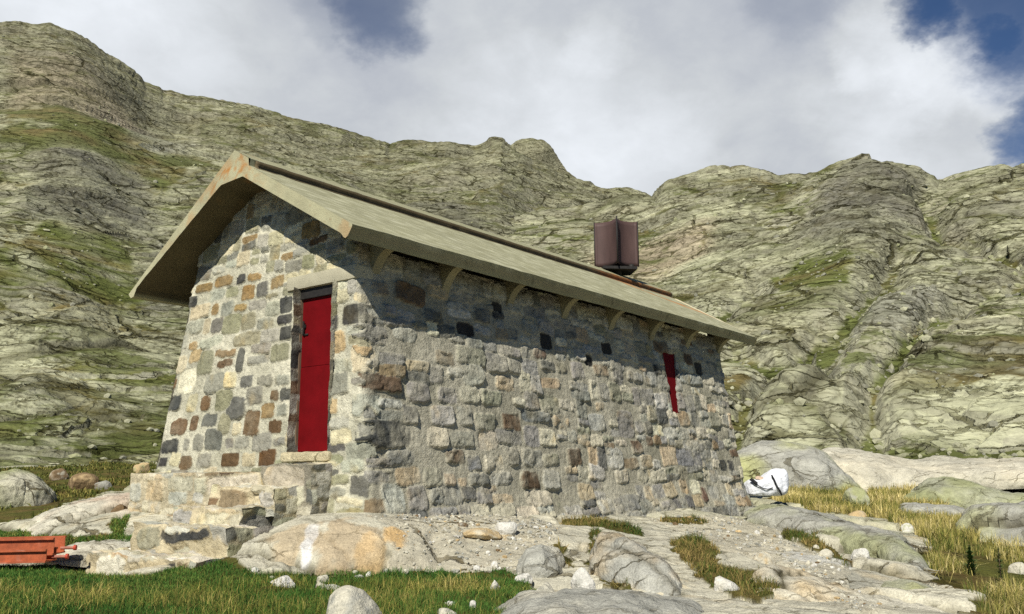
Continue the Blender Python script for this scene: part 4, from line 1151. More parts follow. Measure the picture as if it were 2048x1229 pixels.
# ------------------------------------------------------------------ mountains
def mountain(name, sky_px, tr, az_deg, ncol, nrow, seed, e0=-.012, xl=None, patches=(), strike=.35, tone=0.0, wild=1.0, bright=1.0, green=0.0):
    A = np.radians(np.linspace(*az_deg, ncol))
    # skyline: elevation tangent per azimuth
    dirs = np.array([ray(*p) for p in sky_px])
    sa = np.arctan2(dirs[:, 0], dirs[:, 1]); se = dirs[:, 2] / np.hypot(dirs[:, 0], dirs[:, 1])
    es = np.interp(A, sa, se)
    T = np.concatenate([np.linspace(0, 1, nrow), 1 + np.linspace(.004, .5, 60)])
    tt_, A2 = np.meshgrid(T, A, indexing='ij')
    tk = np.array(tr)
    wob = fbm(A2 * 3.1, tt_ * 1.3, A2 * 0 + seed, 3, seed)
    tw_ = np.clip(tt_ + .03 * wob * np.sin(np.clip(tt_, 0, 1) * math.pi), 0, 1)
    r = np.exp(np.interp(tw_, tk[:, 0], np.log(tk[:, 1])))
    r = r * (1 + .07 * wob * np.clip(tt_, 0, 1))
    kw = np.hanning(max(5, ncol // 12)); kw /= kw.sum()
    ess = np.convolve(np.pad(es, len(kw), mode='edge'), kw, 'same')[len(kw):-len(kw)]
    top_ = sstep(.90, 1.0, tt_)
    el = e0 + (ess[None] + (es - ess)[None] * top_ - e0) * np.clip(tt_, 0, 1)
    crag = (1 - 2.2 * np.abs(fbm(A2 * 26, A2 * 0 + 1, A2 * 0 + seed, 4, seed + 91))) * (.35 + 1.3 * sstep(-.1, .3, fbm(A2 * 9, A2 * 0 + 5, A2 * 0, 2, seed + 92)))
    el = el + .0062 * (crag - .35) * sstep(.93, 1.0, tt_)
    over = np.clip(tt_ - 1, 0, 1)
    r = r * (1 + over * .9)
    r = np.maximum.accumulate(r * (1 + 1e-5 * np.arange(len(T))[:, None]), axis=0)
    x, y = np.sin(A2) * r, np.cos(A2) * r
    z = el * r - over * r * .55
    pos = np.stack([x, y, z], -1)
    du = np.gradient(pos, axis=0); dv = np.gradient(pos, axis=1)
    nb = np.cross(dv, du)
    nb /= np.linalg.norm(nb, axis=-1, keepdims=True) + 1e-9
    nb = nb * np.sign(np.median(nb[..., 2]))
    nb = nb + np.array([0, 0, .35]); nb /= np.linalg.norm(nb, axis=-1, keepdims=True)
    disp = np.zeros_like(x)
    disp_b = np.zeros_like(x)
    crack = np.zeros_like(x)
    tonec = np.zeros_like(x)
    seam = np.zeros_like(x)
    tint = np.zeros_like(x)
    px_m = r / 900.0
    # a plane-ish chart of the slope: across and up
    cx, cy = A2 * np.exp(np.interp(.5, tk[:, 0], np.log(tk[:, 1]))), None
    for (sc, am, strz, ang) in ((46, .07, 1.6, strike), (19, .11, 1.8, strike + .25), (8, .14, 1.9, strike - .15), (3.4, .16, 1.7, strike + .1), (1.4, .16, 1.6, strike), (.6, .16, 1.5, strike + .3)):
        fade = sstep(2.0, 5.0, sc / px_m) * sstep(1.3 * 400, 200, sc / px_m) if sc > 10 else sstep(2.0, 5.0, sc / px_m)
        if fade.max() <= 0:
            continue
        # chart: horizontal arc length, height stretched by the slope
        ux_, uy_ = x, (y * .55 + z * 1.25)
        c, s = math.cos(ang), math.sin(ang)
        q0, q1 = (ux_ * c + uy_ * s), (-ux_ * s + uy_ * c)
        q0 = q0 + sc * .32 * fbm(x / sc * .6, y / sc * .6, z / sc * .6, 3, seed + int(sc * 10))
        q1 = q1 + sc * .28 * fbm(x / sc * .6 + 7, y / sc * .6, z / sc * .6, 3, seed + int(sc * 10) + 3)
        f1, f2, a, b, d, ox, oy = worley(q0 / sc / strz, q1 / sc, seed + int(sc * 7))
        e_ = f2 - f1
        h = (a - .5) * .5 + (b - .5) * .9 * ox + (d - .3) * 1.2 * oy - .20 * np.exp(-(e_ / .06) ** 2) - .10 * f1 ** 2
        if 2 < sc < 30:
            sel = sstep(-.12, .22, fbm(x / sc / 1.6, y / sc / 1.6, z / sc / 1.2, 3, seed + int(sc * 3)))
            seam = np.maximum(seam, np.exp(-(e_ / .13) ** 2) * fade * sel)
        h = h * sstep(-.02, np.clip(4.5 * px_m / sc, .07 if sc < 15 else .13, .6), e_)
        if sc > 9:
            disp_b = disp_b + h * sc * am * fade * wild
        else:
            disp += h * sc * am * fade * wild
        crack = np.maximum(crack, np.exp(-(e_ / (.07 + px_m * .8 / sc)) ** 2) * fade * (.9 if sc < 10 else .55) * (a * .9 + .25))
        tonec += (b - .5) * fade * .5
        tint += (d - .5) * fade * .5
    for k, sc in enumerate((60, 24, 9, 4, 1.8, .8)):
        tmp_ = perlin3(x / sc, y / sc, z / sc, seed + 50 + k) * sc * (.085 if sc > 10 else .05) * sstep(2, 4, sc / px_m) * wild
        if sc > 9:
            disp_b = disp_b + tmp_
        else:
            disp += tmp_
    lock = sstep(0, .06, tt_)
    disp = disp * lock
    gully = np.zeros_like(x)
    cliff = np.zeros_like(x); meadow = np.zeros_like(x); scree = np.zeros_like(x); pink = np.zeros_like(x)
    # patches drawn in bearing / relative height on the slope
    bx = np.degrees(A2) + 1.3 * fbm(A2 * 22, tt_ * 9, A2 * 0 + 1, 4, seed + 70)
    bt = tt_ + .045 * fbm(A2 * 22, tt_ * 9, A2 * 0 + 8, 4, seed + 71)
    for (kind_, poly) in patches:
        if kind_ == 'gully':
            pl = np.array(poly); dm = np.full(bx.shape, 99.0)
            for (b0_, t0_), (b1_, t1_) in zip(pl[:-1], pl[1:]):
                ax, ay = b1_ - b0_, (t1_ - t0_) * 20
                ex, ey = bx - b0_, (bt - t0_) * 20
                k_ = np.clip((ex * ax + ey * ay) / (ax * ax + ay * ay), 0, 1)
                dm = np.minimum(dm, np.hypot(ex - k_ * ax, ey - k_ * ay))
            wv_ = .55 + .5 * fbm(A2 * 30, tt_ * 12, A2 * 0 + 3, 3, seed + 72)
            meadow = np.maximum(meadow, sstep(wv_ * 1.1, wv_ * .6, dm))
            gully = np.maximum(gully, np.exp(-(dm / .9) ** 2))
            continue
        m_ = inside(np.array(poly), bx, bt).astype(float)
        if kind_ == 'cliff': cliff = np.maximum(cliff, m_)
        elif kind_ == 'meadow': meadow = np.maximum(meadow, m_)
        elif kind_ == 'pink': pink = np.maximum(pink, m_)
        else: scree = np.maximum(scree, m_)
    def soften(m_, k):
        ker = np.hanning(k + 2)[1:-1]; ker /= ker.sum()
        m_ = np.apply_along_axis(lambda q: np.convolve(q, ker, 'same'), 0, m_)
        return np.apply_along_axis(lambda q: np.convolve(q, ker, 'same'), 1, m_)
    cliff, scree, pink = soften(cliff, 41), soften(scree, 21), soften(pink, 31)
    meadow = soften(meadow, 13)
    rough = fbm(x / 5, y / 5, z / 9, 5, seed + 80)
    disp = disp + cliff * (1 - np.abs(fbm(x / 6, y / 6, z / 12, 4, seed + 81)) * 3) * .35 * lock
    disp = disp * (1 - .65 * meadow) * (1 - .35 * scree) - gully * .022 * r * lock + disp_b * lock
    pos2 = pos + nb * disp[..., None]
    # colours: lichened rock, bare grey faces, turf on ledges
    du = np.gradient(pos2, axis=0); dv = np.gradient(pos2, axis=1)
    n2 = np.cross(dv, du)
    n2 /= np.linalg.norm(n2, axis=-1, keepdims=True) + 1e-9
    n2 = n2 * np.sign(np.median(n2[..., 2]))
    flat = n2[..., 2] - nb[..., 2]
    big = fbm(x / 55, y / 55, z / 40, 4, seed + 82)
    med = fbm(x / 13, y / 13, z / 9, 4, seed + 83)
    col = np.tile(srgb(176, 175, 142), (*x.shape, 1))
    col = mixc(col, np.broadcast_to(srgb(156, 153, 130), col.shape), sstep(-.05, .45, med + tint * .4))
    col = mixc(col, np.broadcast_to(srgb(180, 174, 142), col.shape), sstep(.1, .5, fbm(x / 22, y / 22, z / 7, 4, seed + 84) + tint * .25) * .7)
    col = col * (1 + .38 * tonec + .30 * rough + .22 * big)[..., None]
    steep = sstep(.0, -.35, flat)
    col = mixc(col, np.broadcast_to(srgb(128, 124, 110), col.shape), steep * .5)
    tcol = mixc(np.tile(srgb(80, 88, 34), (*x.shape, 1)), np.broadcast_to(srgb(106, 92, 50), col.shape), sstep(-.1, .4, fbm(x / 9, y / 9, z / 9, 4, seed + 85)))
    tcol = tcol * (1 + .3 * fbm(x / 2.5, y / 2.5, z / 2.5, 3, seed + 86))[..., None]
    gs = flat * 1.7 + med * .9 + big * .5 + fbm(x / 3.5, y / 3.5, z / 2.2, 3, seed + 87) * .5
    # hollows collect turf
    turf = sstep(.10 - tone * .22 - green, .30 - tone * .22 - green, gs)
    turf = np.clip(turf * .8 + seam * sstep(-.15, .2, flat + .25) + meadow * sstep(-.5, .0, gs + .15) , 0, 1) * (1 - cliff) * (1 - .7 * scree)
    col = mixc(col, np.broadcast_to(srgb(88, 86, 82), col.shape), np.clip(cliff * (.55 + .9 * rough), 0, 1) * .95)
    col = mixc(col, np.broadcast_to(srgb(158, 156, 142), col.shape), scree * .7)
    col = mixc(col, np.broadcast_to(srgb(176, 158, 132), col.shape), pink * .6)
    col = col * bright
    col = mixc(col, tcol, turf * .9)
    ck = crack * sstep(-.3, .25, fbm(x / 10, y / 10, z / 10, 3, seed + 88) + .1)
    col = mixc(col, np.broadcast_to(srgb(66, 62, 40), col.shape), np.clip(ck, 0, 1) * .8 * (1 - meadow * .7))
    high = sstep(.62, 1.0, np.clip(tt_, 0, 1)) * tone  # cloud shade on the upper slope, put into the rock colour
    col = mixc(col, np.broadcast_to(srgb(120, 116, 92), col.shape), high * .6)
    o = link(name, pos2.reshape(-1, 3), grid_faces(*x.shape), M_MOUNT, cols=col.reshape(-1, 3), smooth=False)
    tag(o, kind='structure')
    wgt = np.clip(.03 + 1.2 * scree + .9 * meadow * (r < 140) + .6 * turf + .8 * gully, 0, 2) * (tt_ < .97) * (1 + 2.5 * (tt_ < .25))
    return A, pos2, wgt


SKY_L = [(-700, 120), (-350, 70), (0, 53), (60, 57), (100, 52), (150, 65), (200, 95), (240, 125), (270, 158), (310, 182), (360, 195), (430, 205), (500, 218), (560, 240), (640, 262), (720, 283), (780, 293),
         (850, 285), (900, 282), (950, 292), (975, 289), (990, 284), (1003, 283), (1018, 300), (1060, 332), (1100, 352), (1150, 374), (1200, 394), (1250, 412), (1330, 440), (1500, 520), (1700, 600)]
SKY_R = [(560, 800), (700, 700), (850, 570), (960, 492), (1020, 468), (1060, 458), (1110, 444), (1160, 436), (1240, 424), (1315, 420), (1345, 386), (1380, 378), (1420, 364), (1485, 350), (1520, 352), (1560, 354), (1620, 336), (1690, 311),
         (1722, 303), (1740, 306), (1752, 318), (1790, 319), (1830, 328), (1855, 345), (1868, 364), (1890, 369), (1930, 350), (1980, 338), (2005, 331), (2020, 340), (2048, 338), (2200, 300), (2600, 240)]
SKY_P = [(880, 420), (960, 360), (1020, 302), (1036, 288), (1064, 281), (1085, 287), (1110, 314), (1140, 340), (1180, 372), (1240, 410), (1320, 450)]
# bearings: degrees from straight ahead; heights: share of the way from foot to skyline
MT = mountain('mountain', SKY_L, [(0, 27), (.08, 33), (.3, 58), (.5, 86), (.57, 102), (.68, 124), (.8, 162), (1, 260)], (-47, 16), 1150, 640, 7, tone=.6, bright=.86, green=.11,
         patches=[('cliff', [(-22, .50), (-15, .50), (-8, .52), (-7, .72), (-12, .80), (-19, .70), (-23, .62)]), ('cliff', [(-30, .62), (-26, .58), (-22, .66), (-23, .74), (-28, .76)]),
                  ('cliff', [(-9, .60), (-2, .52), (0, .66), (-4, .82), (-9, .82)]), ('cliff', [(-2, .36), (4, .30), (5, .50), (0, .56)]),
                  ('meadow', [(-31, .50), (-27, .62), (-24, .58), (-22, .50), (-25, .46), (-31, .45)]), ('meadow', [(-31, .75), (-22, .74), (-19, .82), (-24, .86), (-31, .84)]),
                  ('meadow', [(-31, .02), (-22, .02), (-22, .10), (-31, .08)]), ('scree', [(-27, .86), (-22, .82), (-20, .86), (-25, .92)]), ('pink', [(-31, .84), (-23, .86), (-24, .93), (-31, .92)])])
HL = mountain('hill', SKY_R, [(0, 27), (.08, 34), (.3, 50), (.55, 80), (.8, 118), (1, 150)], (-12, 46), 900, 620, 23, strike=.15, tone=.1, bright=.92, green=.10,
         patches=[('gully', [(23.6, .66), (23.1, .60), (20.6, .48), (17.8, .37), (14.9, .19), (13.8, .10)]), ('gully', [(30.5, .66), (29.7, .63), (26, .5), (24.2, .40), (22.3, .25), (21.5, .10)]), ('gully', [(14, .40), (17.0, .33), (20, .25)]), ('gully', [(25.5, .88), (26.5, .78), (30, .7)]), ('gully', [(5, .52), (9, .58), (13, .55), (15, .62)]), ('cliff', [(18.5, .80), (21, .98), (25.5, .94), (24.5, .74), (21, .70), (19, .70)]), ('meadow', [(16, .62), (19.5, .72), (22, .66), (21, .58), (17, .58)]),
                  ('meadow', [(19.2, .40), (22.5, .58), (23.4, .56), (20.5, .36), (18.5, .28)]), ('scree', [(20.5, .42), (24, .60), (26.5, .58), (23, .38)]), ('meadow', [(9, .10), (14, .30), (15, .28), (10.5, .06)]),
                  ('pink', [(5, .72), (13, .76), (13, .86), (5, .84)]), ('meadow', [(14, .02), (30, .02), (31, .07), (14, .08)])])
mountain('far_peak', SKY_P, [(0, 420), (1, 620)], (-6, 12), 360, 260, 41, tone=1.0)

# ------------------------------------------------------------------ rocks
_ico = None


def ico(sub):
    import bmesh
    bm = bmesh.new()
    bmesh.ops.create_icosphere(bm, subdivisions=sub, radius=1)
    v = np.array([q.co[:] for q in bm.verts]); f = np.array([[q.index for q in p.verts] for p in bm.faces])
    bm.free()
    return v, f


ICO = {k: ico(k) for k in (2, 3, 4, 5)}


def rock_shape(size, seed, sub=4, cuts=9, sharp=26, rough=.05):
    R = np.random.default_rng(seed)
    v, f = ICO[sub]
    nrm_ = R.normal(size=(cuts, 3)); nrm_ /= np.linalg.norm(nrm_, axis=1, keepdims=True)
    dist = R.uniform(.58, .92, cuts)
    dots = np.clip(v @ nrm_.T, 1e-3, None)
    t = dist / dots
    rad = -np.log(np.exp(-sharp * np.minimum(t, 1.6)).sum(1) + math.exp(-sharp * 1.02)) / sharp
    p = v * rad[:, None]
    n_ = fbm(p[:, 0] * 2.2 + seed, p[:, 1] * 2.2, p[:, 2] * 2.2, 5, seed)
    p = p * (1 + rough * 2.4 * n_)[:, None]
    return p * np.asarray(size), f


ROCKC = dict(cream=srgb(206, 196, 170), white=srgb(204, 200, 188), pale=srgb(192, 186, 166), grey=srgb(162, 160, 148), lichen=srgb(152, 154, 112), tan=srgb(188, 164, 122), brown=srgb(118, 98, 72), pink=srgb(196, 172, 148), yellow=srgb(172, 174, 84))


def rock(name, label, cat, at, size, seed, tone='pale', tone2=None, group=None, rot=None, sink=.3, sub=4, cuts=9, sharp=26, rough=.05):
    p, f = rock_shape(size, seed, sub, cuts, sharp, rough)
    R = np.random.default_rng(seed + 5)
    th = R.uniform(0, 6.28) if rot is None else rot
    c, s = math.cos(th), math.sin(th)
    p = np.stack([p[:, 0] * c - p[:, 1] * s, p[:, 0] * s + p[:, 1] * c, p[:, 2]], -1)
    k = 3.0 / max(size)
    n_ = fbm(p[:, 0] * k, p[:, 1] * k, p[:, 2] * k + seed, 4, seed + 2)
    col = np.tile(ROCKC[tone], (len(p), 1)) * (1 + .22 * n_)[:, None]
    if tone2:
        col = mixc(col, np.broadcast_to(ROCKC[tone2], col.shape), sstep(-.05, .3, fbm(p[:, 0] * k * .8, p[:, 1] * k * .8, p[:, 2] * k + 4, 4, seed + 3)) * .85)
    o = link(name, p, f, M_STONE, cols=col, smooth=sub > 3)
    o.location = (at[0], at[1], at[2] + size[2] * (.5 - sink) * .9)
    return tag(o, label, cat, group)


def ridge(name, label, cat, spine, seed, tone='pale', tone2=None, n=260, m=70, rough=.05, tone2k=.8, cover=None, crackc=True, joint=.5):
    """a long whaleback of bedrock: spine rows (px x, px y of its crest, px y of its foot, distance of crest, depth behind)"""
    sp = np.array(spine, float)
    xs = np.linspace(sp[0, 0], sp[-1, 0], n)
    sm = np.stack([np.interp(xs, sp[:, 0], sp[:, k]) for k in range(sp.shape[1])], -1)
    ker = np.hanning(max(3, n // 9)); ker /= ker.sum(); pad = len(ker) // 2
    sm = np.stack([np.convolve(np.pad(sm[:, k], pad, mode='reflect', reflect_type='odd'), ker, 'same')[pad:-pad] for k in range(sm.shape[1])], -1)
    V = np.zeros((n, m, 3))
    th = np.linspace(-.12, math.pi * .96, m)
    for i in range(n):
        x, yt, yb, r, dep = sm[i]
        top = atr(x, yt, r)
        q = ray(x, yb); q = q / math.hypot(q[0], q[1])
        hd = top[:2] / r
        # foot in front: along the sight line below, nearer by the front depth
        rf = r - dep * .55
        foot_ = q * rf
        endt = min(i, n - 1 - i) / (n * .10)
        k = math.sqrt(1 - (1 - min(1, endt)) ** 2) if endt < 1 else 1.0
        hgt = (top[2] - foot_[2]) * k
        cz_ = foot_[2]
        for j, t in enumerate(th):
            a_ = -math.cos(t)                      # -1 front .. 1 back
            if a_ < 0:
                rad = rf + (r - rf) * (1 - (-a_) ** 1.15)
            else:
                rad = r + dep * a_
            hh = max(math.sin(t), -.25)
            hh = math.copysign(abs(hh) ** .72, hh)
            V[i, j] = (hd[0] * rad, hd[1] * rad, cz_ + hgt * hh - (.35 * a_ * hgt if a_ > 0 else 0))
    X, Y, Z = V[..., 0], V[..., 1], V[..., 2]
    du = np.gradient(V, axis=0); dv = np.gradient(V, axis=1)
    nb = np.cross(du, dv); nb /= np.linalg.norm(nb, axis=-1, keepdims=True) + 1e-9
    if nb[n // 2, m // 2, 2] < 0:
        nb = -nb
    L_ = float(np.median(sm[:, 3])) / 18
    h1, e1_, a1_, b1_ = bedrock(X + Z * .6, Y - Z * .6, 1.6 * L_, seed, -.4, 2.4)
    h2_, e2_, a2_, b2_ = bedrock(X + Z * .5, Y - Z * .8, .5 * L_, seed + 50, -.6, 1.9)
    d = rough * (fbm(X * .9 / L_, Y * .9 / L_, Z * 1.6 / L_, 5, seed) * 4 * L_ + .5 * fbm(X * 6, Y * 6, Z * 6, 4, seed + 2)) + h1 * .22 * (joint + .12) + h2_ * .22 * (joint + .12)
    V = V + nb * d[..., None]
    n_ = fbm(X * 1.4 / L_, Y * 1.4 / L_, Z * 2 / L_, 5, seed + 4)
    col = np.tile(ROCKC[tone], (n, m, 1)) * (1 + .3 * n_ + .12 * (a1_ - .5) * joint * 2)[..., None]
    if tone2:
        t2 = sstep(-.12, .3, fbm(X * .7 / L_, Y * .7 / L_, Z * 1.2 / L_, 5, seed + 6) + (cover(xs)[:, None] if cover else 0))
        col = mixc(col, np.broadcast_to(ROCKC[tone2], col.shape), t2 * tone2k)
    if crackc:
        col = mixc(col, np.broadcast_to(srgb(84, 78, 58), col.shape), np.exp(-(e1_ / .035) ** 2) * .6 * joint * 1.6)
    o = link(name, V.reshape(-1, 3), grid_faces(n, m), M_ROCK, cols=col.reshape(-1, 3))
    return tag(o, label, cat)


ridge('rock_outcrop', 'long pale pinkish whaleback of bare rock beyond the hut on the right', 'rock', [(1600, 900, 985, 27, 6), (1660, 893, 985, 27, 6), (1740, 904, 985, 27, 6), (1820, 914, 978, 27.5, 6), (1900, 914, 972, 28, 6), (1980, 916, 965, 28, 6), (2048, 917, 965, 28, 6), (2250, 935, 985, 28, 5)], 301, 'pale', 'cream', joint=.3)
ridge('lichen_boulder', 'rounded grey boulder blotched with yellow lichen behind the white sack', 'rock', [(1440, 930, 992, 24, 3), (1475, 897, 992, 24, 3), (1520, 882, 992, 24, 3), (1590, 884, 992, 24, 3), (1640, 900, 990, 24, 3), (1690, 945, 990, 24, 2.5), (1740, 985, 992, 24, 2)], 311, 'grey', 'yellow', tone2k=.55, joint=.12)
ridge('flat_outcrop', 'low lichen-green ledge in front of the pale whaleback', 'rock', [(1800, 992, 1000, 22.5, 2), (1850, 970, 1005, 22.5, 2.4), (1900, 962, 1008, 22.5, 2.4), (1960, 968, 1008, 22.5, 2.4), (2020, 985, 1008, 22.5, 2), (2090, 990, 1010, 22.5, 2)], 321, 'lichen', 'grey', joint=.4)
ridge('jointed_outcrop', 'cracked grey outcrop with lime green lichen at the right edge', 'rock', [(1905, 1060, 1100, 17.5, 2), (1945, 1015, 1105, 17.5, 2.6), (2000, 1005, 1115, 17.5, 2.6), (2060, 1000, 1120, 17.5, 2.6), (2160, 1010, 1120, 17.5, 2.6)], 331, 'grey', 'yellow', tone2k=.5, joint=.9)
ridge('low_slab', 'low straight grey slab among the dry grass', 'rock', [(1790, 1020, 1040, 19.5, 1), (1810, 1011, 1042, 19.5, 1), (1880, 1012, 1045, 19.5, 1), (1930, 1015, 1048, 19.5, 1), (1955, 1035, 1050, 19.5, 1)], 341, 'grey', 'lichen', joint=.5, n=140, m=50)
ridge('sloping_slab', 'broad smooth grey slab sloping down to the right of the hut corner', 'rock', [(1490, 1012, 1040, 15.5, 2.4), (1560, 1008, 1062, 15, 2.4), (1640, 1024, 1090, 14.4, 2.4), (1720, 1046, 1120, 13.6, 2.2), (1790, 1070, 1140, 12.8, 2), (1835, 1098, 1152, 12.3, 1.8), (1868, 1140, 1160, 12, 1.4)], 351, 'grey', 'lichen', joint=.35)
ridge('fractured_slab', 'tall pale slab with a rounded grey back in the right foreground', 'rock', [(1172, 1080, 1180, 8.6, .8), (1200, 1058, 1195, 8.6, 1.1), (1245, 1064, 1215, 8.4, 1.1), (1290, 1088, 1230, 8.2, 1.1), (1335, 1122, 1240, 8.0, 1), (1365, 1160, 1245, 7.8, .9), (1395, 1215, 1250, 7.6, .8)], 361, 'grey', 'tan', joint=.6)
ridge('foreground_slab', 'smooth grey whaleback at the bottom edge of the view', 'rock', [(985, 1232, 1262, 6.0, .7), (1050, 1200, 1275, 6.0, 1.0), (1120, 1187, 1280, 6.0, 1.1), (1220, 1184, 1285, 6.0, 1.1), (1300, 1194, 1285, 6.0, 1.0), (1380, 1215, 1285, 6.0, .9), (1450, 1250, 1290, 6.0, .6)], 371, 'grey', 'pale', joint=.15)
ridge('tan_slab', 'pale tan slab streaked with cracks in the lower right corner', 'rock', [(1480, 1180, 1250, 8.2, 1.2), (1540, 1140, 1260, 8.6, 1.4), (1620, 1150, 1262, 8.6, 1.4), (1700, 1180, 1262, 8.6, 1.3), (1780, 1200, 1262, 8.6, 1.2), (1880, 1225, 1270, 8.6, 1), (1940, 1250, 1275, 8.6, .8)], 381, 'pale', 'tan', joint=1.0)
ridge('lichen_slab', 'low slab with bright lime lichen near the bottom right grass', 'rock', [(1760, 1170, 1230, 9.4, 1), (1830, 1168, 1240, 9.4, 1.1), (1900, 1195, 1250, 9.3, 1), (1950, 1225, 1258, 9.2, .8)], 391, 'grey', 'yellow', tone2k=.5, joint=.5)
ridge('rounded_block', 'rounded grey block at the edge of the grass below the gravel', 'rock', [(1030, 1135, 1165, 8.6, .5), (1050, 1095, 1170, 8.6, .7), (1085, 1085, 1172, 8.6, .7), (1115, 1098, 1172, 8.6, .6), (1130, 1135, 1172, 8.6, .4)], 401, 'grey', 'pale', n=120, m=50, joint=.2)
ridge('left_slab', 'long pale slab of bare rock left of the steps', 'rock', [(40, 1062, 1085, 14, 1.6), (90, 1036, 1082, 14.2, 2.2), (150, 1010, 1078, 14.4, 2.6), (220, 995, 1072, 14.4, 2.8), (290, 988, 1066, 14.2, 2.6), (360, 988, 1060, 13.6, 2)], 411, 'pale', 'pink', joint=.9)
ridge('lower_left_slab', 'low grey rock ledge between the red channels and the lowest step', 'rock', [(90, 1112, 1126, 11.6, .8), (140, 1092, 1128, 11.8, 1.1), (200, 1080, 1125, 11.9, 1.2), (270, 1078, 1112, 12, 1.1), (310, 1088, 1100, 12, .8)], 421, 'pale', 'grey', joint=.3, n=160, m=50)
ridge('left_boulder', 'big rounded pale green boulder at the left edge', 'rock', [(-90, 985, 1015, 19.5, 2), (-30, 950, 1020, 19.5, 2.4), (30, 938, 1024, 19.5, 2.4), (75, 948, 1022, 19.5, 2.2), (118, 985, 1015, 19.5, 1.6), (130, 1005, 1012, 19.5, 1.2)], 431, 'lichen', 'pale', joint=.25, n=160, m=60)

def at_px(px, py):
    h_ = hit(px, py)
    h_[2] = float(ground(h_[0], h_[1])[0])
    return h_


def rock_px(name, label, px, py, wpx, hpx, seed, tone='pale', tone2=None, group=None, depth=.8, sink=.25, **kw):
    c = at_px(px, py + hpx * .4)
    r_ = math.hypot(c[0], c[1])
    w_, h_ = wpx * r_ / F_PX, hpx * r_ / F_PX
    return rock(name, label, 'rock', c, (w_ * .62, w_ * .62 * depth, h_ * .85), seed, tone, tone2, group, rot=kw.pop('rot', math.atan2(-c[0], c[1]) + .25 * math.sin(seed)), sink=sink, **kw)


rock_px('boulder', 'pale rounded boulder rising from the yellow grass in the foreground', 700, 1205, 112, 72, 501, 'pale', 'grey', sub=5, sharp=9, cuts=7, sink=.42, depth=.7)
for k, (lab, px, py, w_, h_, tn, t2) in enumerate([
    ('small white cone-shaped stone standing in front of the fractured slab', 1168, 1165, 42, 46, 'white', 'grey'),
    ('pale stone lying in green grass below the gravel, right of centre', 989, 1168, 22, 18, 'white', None),
    ('flat white stone in a group of three left of the big boulder', 566, 1165, 44, 18, 'white', None),
    ('round pale stone topmost of the cluster above the boulder', 648, 1150, 24, 18, 'pale', None),
    ('broad flat stone lowest of the cluster above the boulder', 664, 1166, 36, 14, 'white', 'grey'),
    ('narrow stone leaning left in the cluster above the boulder', 641, 1162, 20, 14, 'pale', None),
    ('small pale stone in the grass at the bottom edge', 892, 1221, 34, 16, 'pale', 'grey'),
    ('pale pebble in the grass beside the foreground whaleback', 945, 1207, 16, 14, 'white', None),
    ('low pale stone in the grass left of the foreground whaleback', 900, 1203, 20, 10, 'white', None),
    ('split white stone on the gravel below the wall', 1012, 1052, 42, 22, 'white', None),
    ('long tan stone embedded in the gravel', 965, 1068, 70, 16, 'tan', 'pale'),
    ('dark angular stone half buried in the gravel', 926, 1046, 18, 12, 'brown', 'grey'),
    ('white stone at the top corner of the green grass', 1048, 1150, 30, 20, 'white', 'grey'),
    ('pale block at the grass edge beside the foreground whaleback', 1090, 1175, 56, 40, 'pale', 'grey'),
    ('squarish pale block perched above the brown heather', 1525, 1110, 44, 34, 'pale', 'tan'),
    ('white stone wedged in the brown heather', 1452, 1168, 44, 30, 'white', 'pale'),
    ('brown weathered stone on the left slab', 240, 1014, 26, 22, 'brown', None),
    ('reddish brown boulder in the turf left of the hut', 167, 966, 46, 26, 'brown', 'tan'),
    ('brown stone behind the reddish boulder left of the hut', 118, 952, 26, 20, 'brown', 'pale'),
    ('grey stone right of the reddish boulder left of the hut', 203, 972, 28, 16, 'grey', 'brown'),
    ('tan rock in the turf beside the far left wall foot', 284, 938, 26, 22, 'tan', 'lichen'),
    ('angular grey lichened boulder between two tufts of dry grass', 1716, 1002, 46, 40, 'lichen', 'grey'),
    ('brownish block below the lichened boulder in the dry grass', 1716, 1030, 44, 24, 'tan', 'grey'),
    ('white lump in the rubble right of the sloping rock face', 1722, 1108, 30, 20, 'white', None),
    ('grey stone at the top of the rubble streak', 1650, 1098, 26, 20, 'pale', None),
    ('pale stone in the dry grass by the sloping slab', 1818, 1066, 24, 16, 'white', 'lichen'),
    ('low white rock among dry grass at the right edge', 2040, 1138, 30, 20, 'pale', None),
    ('flat brown-grey stone poking out of the lower heather', 1475, 1205, 40, 26, 'grey', 'brown')]):
    rock_px('stone', lab, px, py, w_, h_, 520 + k * 3, tn, t2, sub=3 if w_ < 50 else 4, sharp=60, cuts=14)

gr = np.random.default_rng(77)
for k in range(15):
    px, py = [(gr.uniform(490, 780), gr.uniform(1128, 1165)), (gr.uniform(770, 1040), gr.uniform(1118, 1150)), (gr.uniform(1560, 1760), gr.uniform(1090, 1190))][k % 3]
    w_ = gr.uniform(8, 17)
    rock_px('small_stone', ['small white stone scattered at the edge of the grass below the quarried rock', 'small pale stone on the gravel edge above the grass', 'small pale stone in the rubble streak on the right'][k % 3], px, py, w_, w_ * gr.uniform(.5, .8), 700 + k,
            ['white', 'pale', 'white', 'pale'][k % 4], None, ['stones at the grass edge', 'stones along the gravel edge', 'stones in the rubble streak'][k % 3], sub=2)


